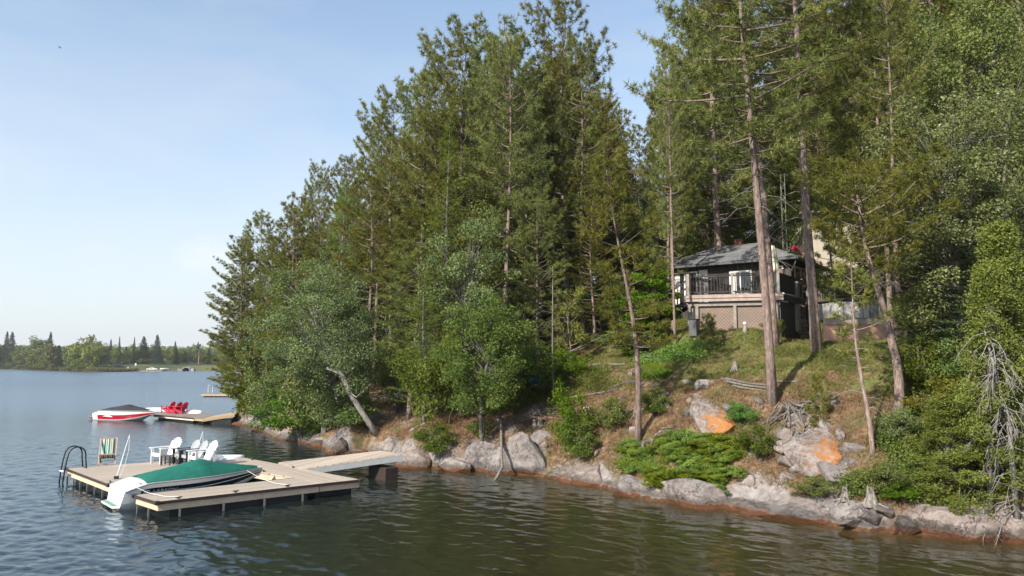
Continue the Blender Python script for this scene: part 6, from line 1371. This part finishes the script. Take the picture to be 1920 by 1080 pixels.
SKY = [(0, 640), (25, 636), (40, 634), (60, 634), (75, 640), (95, 642), (110, 644), (125, 642), (140, 636), (165, 634), (185, 640), (200, 643), (230, 646), (260, 644), (290, 646), (320, 648), (350, 648), (400, 652), (470, 652)]
for i, (px, back, top, kd, k, lab, w_) in enumerate([(165, 12, 621, 'b', 1, 'tallest domed yellow green tree on the far shore', .8), (172, 10, 640, 'b', 4, 'bright yellow green tree under the domed one on the far shore', .9), (148, 10, 636, 'b', 1, 'yellow green tree left of the domed one on the far shore', 1.0), (66, 30, 624, 'b', 0, 'rounded tree on the far shore left of the reed bank', 1.1),
    (10, 25, 621, 's', 0, 'leftmost far spruce with narrow tip', .8), (20, 25, 622, 's', 1, 'second far spruce from the left', 1.0), (92, 30, 622, 's', 1, 'far spruce with bent tip between two rounded trees', .8), (293, 45, 627, 's', 0, 'tallest pointed spruce behind the far road', 1.25), (268, 50, 630, 's', 1, 'bushy spruce left of the tallest pointed far one', 1.4), (222, 50, 630, 's', 0, 'thin bare topped spruce left on the far skyline', .45), (250, 50, 631, 's', 1, 'thin spruce on the far skyline right of the bare topped one', .45), (206, 50, 635, 's', 0, 'short spruce tip on the far skyline near the domed tree', .7), (327, 60, 639, 's', 1, 'lone spruce tip on the far skyline to the right', .7), (370, 70, 640, 's', 0, 'rightmost visible spruce tip on the far skyline', .8), (300, 42, 660, 's', 1, 'broad dark spruce beside the tallest pointed far one', 1.6), (214, 42, 652, 'b', 1, 'yellowish tree behind the start of the far road', .8)]):
    ftree(px, back, top, kd, k, lab, w_=w_)
for k in range(120):
    px = rf_.uniform(-30, 440); left = px < 195; back = rf_.uniform(4 if left else 46, 80 if left else 110); sk = float(np.interp(px, *zip(*SKY))); top = sk + rf_.uniform(-2, 14 if left else 10) + (rf_.uniform(5, 24) if rf_.random() < .3 else 0)
    kd = 's' if rf_.random() < (.2 if left else .38) else 'b'
    ftree(px, back, top, kd, rf_.randrange(6), ('leafy tree' if kd == 'b' else 'dark spruce') + (' in the wood on the far left shore' if left else ' in the wood behind the far road'), 'far shore trees' + (' on the left' if left else ' behind the road'), 1.2)
for k in range(34):
    px = rf_.uniform(-20, 196); ftree(px, rf_.uniform(2, 7), rf_.uniform(676, 685), 'b', rf_.choice((0, 2, 5)), 'low dark bush at the edge of the far left shore', 'bushes along the far left shore', 2.0)
for (px, top, lab) in ((263, 671, 'rounded bright bush right beside the far road'), (276, 670, 'rounded dark bush beside the far road'), (236, 673, 'grey green bush at the left of the far road'), (206, 682, 'dark low bush mass on the far bank left of the white posts'), (214, 687, 'small dark bush on the far grass bank')): ftree(px, 30 if px > 225 else 5, top, 'b', 0, lab, w_=2.0)
# wood on the horizon
f = Fol(); r = np.random.default_rng(3); n = 5200; x = r.uniform(-1300, 500, n); y = r.uniform(480, 1100, n); keep = (sdist(x, y) > 90); x, y = x[keep], y[keep]; hz_ = height(x, y)
P = np.stack([x, y, hz_], 1); k = 26; P2_ = np.repeat(P, k, 0) + r.normal(0, 1, (len(P) * k, 3)) * np.array([3.2, 3.2, 0]) + np.stack([np.zeros(len(P) * k)] * 2 + [r.uniform(1, 12, len(P) * k)], 1); f.leaves(P2_, 3.2, np.clip(np.repeat(r.uniform(.1, .9, len(P)), k), 0, 1)); tag(link('distant_wood', f.mesh('distant_wood', M_far1)), 'unbroken wood covering the low hills on the horizon', 'wood', kind='stuff')
# reeds
f = Fol(); xs = []; 
for px in r.uniform(0, 250, 2200): s0 = fshore(px); xs.append((s0.x + r.normal(0, .5), s0.y + r.uniform(.3, 5)))
xs = np.array(xs); z_ = height(xs[:, 0], xs[:, 1]); f.tufts(np.stack([xs[:, 0], xs[:, 1], z_], 1), np.repeat(up[None], len(xs), 0), 6, 1.9, .30, np.full(len(xs), .55), .35); tag(link('reeds', f.mesh('reeds', M_leaf('reed', [(.12, .13, .045), (.20, .19, .08), (.30, .26, .13)], .2))), 'pale reeds fringing the far left shore', 'reeds', kind='stuff')
# road along the embankment
rp = []
for px in np.linspace(196, 520, 30): s0 = fshore(min(px, 470)); p = AT(px, 680, s0.y + 24); rp.append((p.x, p.y))
V = []; 
for (x, y) in rp:
    for o_ in (-3.2, 3.2): V.append((x, y + o_, 0))
V = np.array(V); V[:, 2] = height(V[:, 0], V[:, 1]).reshape(-1, 2).max(1).repeat(2) + .12
q = np.array([(2 * i, 2 * i + 2, 2 * i + 3, 2 * i + 1) for i in range(len(rp) - 1)]); tag(link('road', np_mesh('road', V, [q], plain('old_asphalt', (.17, .165, .155), .9, .1, .3))), kind='structure')
# culvert
s0 = fshore(349); cu_ = thing('culvert', 'concrete arched culvert opening in the far embankment', 'culvert', (AT(349, 690, s0.y).x, s0.y, 0)); m = MB(); R_ = 2.1; N = 14
ang_ = [PI * i / N for i in range(N + 1)]; inn = [(R_ * math.cos(a), R_ * math.sin(a) * .98 - .1) for a in ang_]; outp = [(x * 1.22, z * 1.18) for x, z in inn]
for y_ in (-.3,): m.add([(x, y_, z) for x, z in inn] + [(x, y_, z) for x, z in outp], [(i, N + 1 + i, N + 2 + i, i + 1) for i in range(N)])
m.loft([[(x, y_, z) for x, z in inn] for y_ in (-.3, 4)], cap=False); m.loft([[(x, y_, z) for x, z in outp] for y_ in (-.3, 4)], cap=False); m.build('arch_ring', M_concrete, cu_)
MB().add([(x, 3.9, z) for x, z in inn], [tuple(range(N + 1))]).build('inside_shade_sheet', plain('painted_shade_black', (.01, .01, .012), .9), cu_)  # near-black sheet at the back paints the shade inside the arch
MB().prism([(-2.6, -.1), (-4.4, -.6), (-4.4, 2), (-2.6, 2)], -.5, 1.4).build('wing_wall', M_concrete, cu_); MB().prism([(2.6, -.1), (4.4, -.6), (4.4, 2), (2.6, 2)], -.5, 1.4).build('wing_wall', M_concrete, cu_)
# launch ramp, pickup, boat on trailer
s0 = fshore(275); tx = AT(285, 690, s0.y + .5)
lr = MB().prism([(tx.x - 10, s0.y - 1.5), (tx.x + 6, s0.y - 1.5), (tx.x + 6, s0.y + 4), (tx.x - 10, s0.y + 4)], -.5, .42).build('boat_ramp', plain('gravel', (.34, .30, .24), .9, .15, 1)); tag(lr, 'pale gravel launch ramp at the far shore below the road', 'ramp')
M_silverpaint = plain('white_paint', (.70, .70, .70), .3, .05, 2, spec=.6)
tk = thing('pickup_truck', 'white pickup truck parked on the far launch ramp', 'pickup truck', (tx.x, s0.y + 1.2, .42), 0)
prof = [(-2.9, .45), (-2.85, .95), (-1.5, 1.05), (-.9, 1.72), (.55, 1.75), (.75, 1.1), (2.75, 1.08), (2.8, .5)]
m = MB().loft([[(x, y, z) for x, z in prof] for y in (-.95, .95)], closed=True); m.build('body', M_silverpaint, tk, bevel=.08)
for y in (-.965, .965): MB().add([(-1.25, y, 1.1), (.45, y, 1.12), (.42, y, 1.62), (-.82, y, 1.6)], [(0, 1, 2, 3), (3, 2, 1, 0)]).build('window', M_glass, tk)
for x in (-1.9, 1.8):
    for y in (-.9, .9):
        w_ = MB().tube([(x, y - .12, .38), (x, y + .12, .38)], .38, 16).build('wheel', M_float, tk); MB().tube([(x, y - .13, .38), (x, y + .13, .38)], .19, 10).build('rim', M_alu, w_)
MB().box((2.1, 0, 1.25), (1.2, 1.6, .35)).build('cargo', M_blackcanvas, tk, bevel=.05)
b2_ = AT(308, 690, s0.y + .5); tr_ = thing('trailer_boat', 'small white boat on a trailer right of the far pickup truck', 'boat', (b2_.x, s0.y + 1.0, .42)); o = MB().loft([[(x, -y, -z) for x, y, z in row] for row in hullform(5.0, 1.8, .8)]).build('hull', M_gel, tr_, smooth=True); o.location = (0, 0, 1.25)
m = MB(); m.bar((-3.2, 0, .35), (2.2, 0, .35), .12); m.bar((0, -.8, .35), (0, .8, .35), .1); m.build('trailer_frame', M_alu, tr_)
for y in (-.85, .85): MB().tube([(.4, y - .1, .3), (.4, y + .1, .3)], .3, 12).build('wheel', M_float, tr_)
for (px, back, h_, w2, lb) in ((254, 9, 2.2, .8, 'taller white sign board on the far grass bank'), (240, 9, 1.3, .45, 'short white post sign on the far grass bank')):
    p = AT(px, 690, fshore(px).y + back); t = thing('roadside_sign', lb, 'sign', (p.x, p.y, H(p.x, p.y))); MB().box((0, 0, h_ * .35), (.15, .12, h_ * .7)).build('post', M_postwood, t); MB().box((0, 0, h_ * .8), (w2, .08, h_ * .55)).build('board', M_whiteplastic, t)
p = AT(372, 690, fshore(372).y + 40); o = MB().tube([(0, 0, 0), (0, 0, 9)], [.25, .12], 6).build('utility_pole', M_birchbark); o.location = (p.x, p.y, H(p.x, p.y)); tag(o, 'pale bare pole standing behind the far road', 'pole')
# ---------------------------------------------------------------- light, sky, camera
SUN_EL, SUN_AZ = math.radians(35), math.radians(222)     # azimuth clockwise from +Y (where the camera looks)
sd = Vector((math.sin(SUN_AZ) * math.cos(SUN_EL), math.cos(SUN_AZ) * math.cos(SUN_EL), math.sin(SUN_EL)))
sl = bpy.data.lights.new('sun', 'SUN'); sl.energy = 4.6; sl.angle = math.radians(.6); sl.color = (1, .93, .82)
so = bpy.data.objects.new('sun', sl); C.objects.link(so); so.rotation_euler = (-sd).to_track_quat('-Z', 'Y').to_euler()
w = bpy.data.worlds.new('World'); sc.world = w; w.use_nodes = True; nt = w.node_tree
bg = nt.nodes['Background']; bg.inputs['Strength'].default_value = .15
sky = nt.nodes.new('ShaderNodeTexSky'); sky.sky_type = 'NISHITA'; sky.sun_disc = False; sky.sun_elevation = SUN_EL; sky.sun_rotation = SUN_AZ
sky.air_density = 1.0; sky.dust_density = 1.0; sky.ozone_density = 1.2
# thin high haze and a pale cloud low over the point
tc = nt.nodes.new('ShaderNodeTexCoord').outputs['Generated']
sp = nt.nodes.new('ShaderNodeSeparateXYZ'); nt.links.new(tc, sp.inputs[0])
mp = nt.nodes.new('ShaderNodeMapping'); mp.inputs['Scale'].default_value = (1.5, 1.5, 5); nt.links.new(tc, mp.inputs[0])
n1 = noise(nt, 1.6, 6, .6, mp.outputs[0], .3)
wisp = ramp(nt, n1, [(.42, (0, 0, 0)), (.8, (.30, .30, .30))])
low = ramp(nt, sp.outputs['Z'], [(0, (.80, .80, .80)), (.12, (.62, .62, .62)), (.3, (.28, .28, .28)), (.55, (0.08, .08, .08))])
fac = mth(nt, 'ADD', low, mth(nt, 'MULTIPLY', wisp, .9), True)
cdir = ray(392, 482).normalized(); dv = nt.nodes.new('ShaderNodeVectorMath'); dv.operation = 'SUBTRACT'; nt.links.new(tc, dv.inputs[0]); dv.inputs[1].default_value = tuple(cdir)
ds = nt.nodes.new('ShaderNodeVectorMath'); ds.operation = 'MULTIPLY'; nt.links.new(dv.outputs[0], ds.inputs[0]); ds.inputs[1].default_value = (22, 8, 34); dl = nt.nodes.new('ShaderNodeVectorMath'); dl.operation = 'LENGTH'; nt.links.new(ds.outputs[0], dl.inputs[0])
cl = mth(nt, 'ADD', dl.outputs['Value'], mth(nt, 'MULTIPLY', mth(nt, 'SUBTRACT', noise(nt, 30, 5, .6, tc), .5), 2.4)); cl = ramp(nt, cl, [(.3, (.32, .32, .32)), (1.0, (0, 0, 0))])
c1 = mix(nt, fac, sky.outputs[0], (4.25, 4.05, 4.15))
c1 = mix(nt, cl, c1, (5.2, 4.9, 4.9)); c1 = mix(nt, 1.0, c1, (.93, 1.01, 1.02), 'MULTIPLY'); nt.links.new(c1, bg.inputs['Color'])
cd = bpy.data.cameras.new('camera'); cam = bpy.data.objects.new('camera', cd); C.objects.link(cam); sc.camera = cam
cam.location = (0, 0, CAMZ); cam.rotation_euler = (PI / 2 + TH, 0, 0); cd.sensor_width = 36; cd.lens = F / 1920 * 36; cd.clip_start = .1; cd.clip_end = 8000
vs = sc.view_settings; vs.view_transform = 'Standard'; vs.look = 'None'; vs.gamma = 1; vs.exposure = .6; vs.use_curve_mapping = False
cy = sc.cycles; cy.max_bounces = 7; cy.diffuse_bounces = 4; cy.glossy_bounces = 3; cy.transmission_bounces = 4; cy.transparent_max_bounces = 12; cy.volume_bounces = 0
cy.caustics_reflective = False; cy.caustics_refractive = False; cy.use_denoising = True; cy.sample_clamp_indirect = 4

HZ = MB().box((300, 700, 45), (5200, 3000, 112)); hm = bpy.data.materials.new('haze_air'); hm.use_nodes = True; hn = hm.node_tree; hn.nodes.clear()
ho = hn.nodes.new('ShaderNodeOutputMaterial'); pv = hn.nodes.new('ShaderNodeVolumePrincipled'); pv.inputs['Color'].default_value = (.86, .92, 1, 1); pv.inputs['Density'].default_value = .00016; pv.inputs['Anisotropy'].default_value = .2
hn.links.new(pv.outputs[0], ho.inputs['Volume']); tag(HZ.build('haze', hm), kind='stuff', label='thin pale haze over the lake', cat='haze')
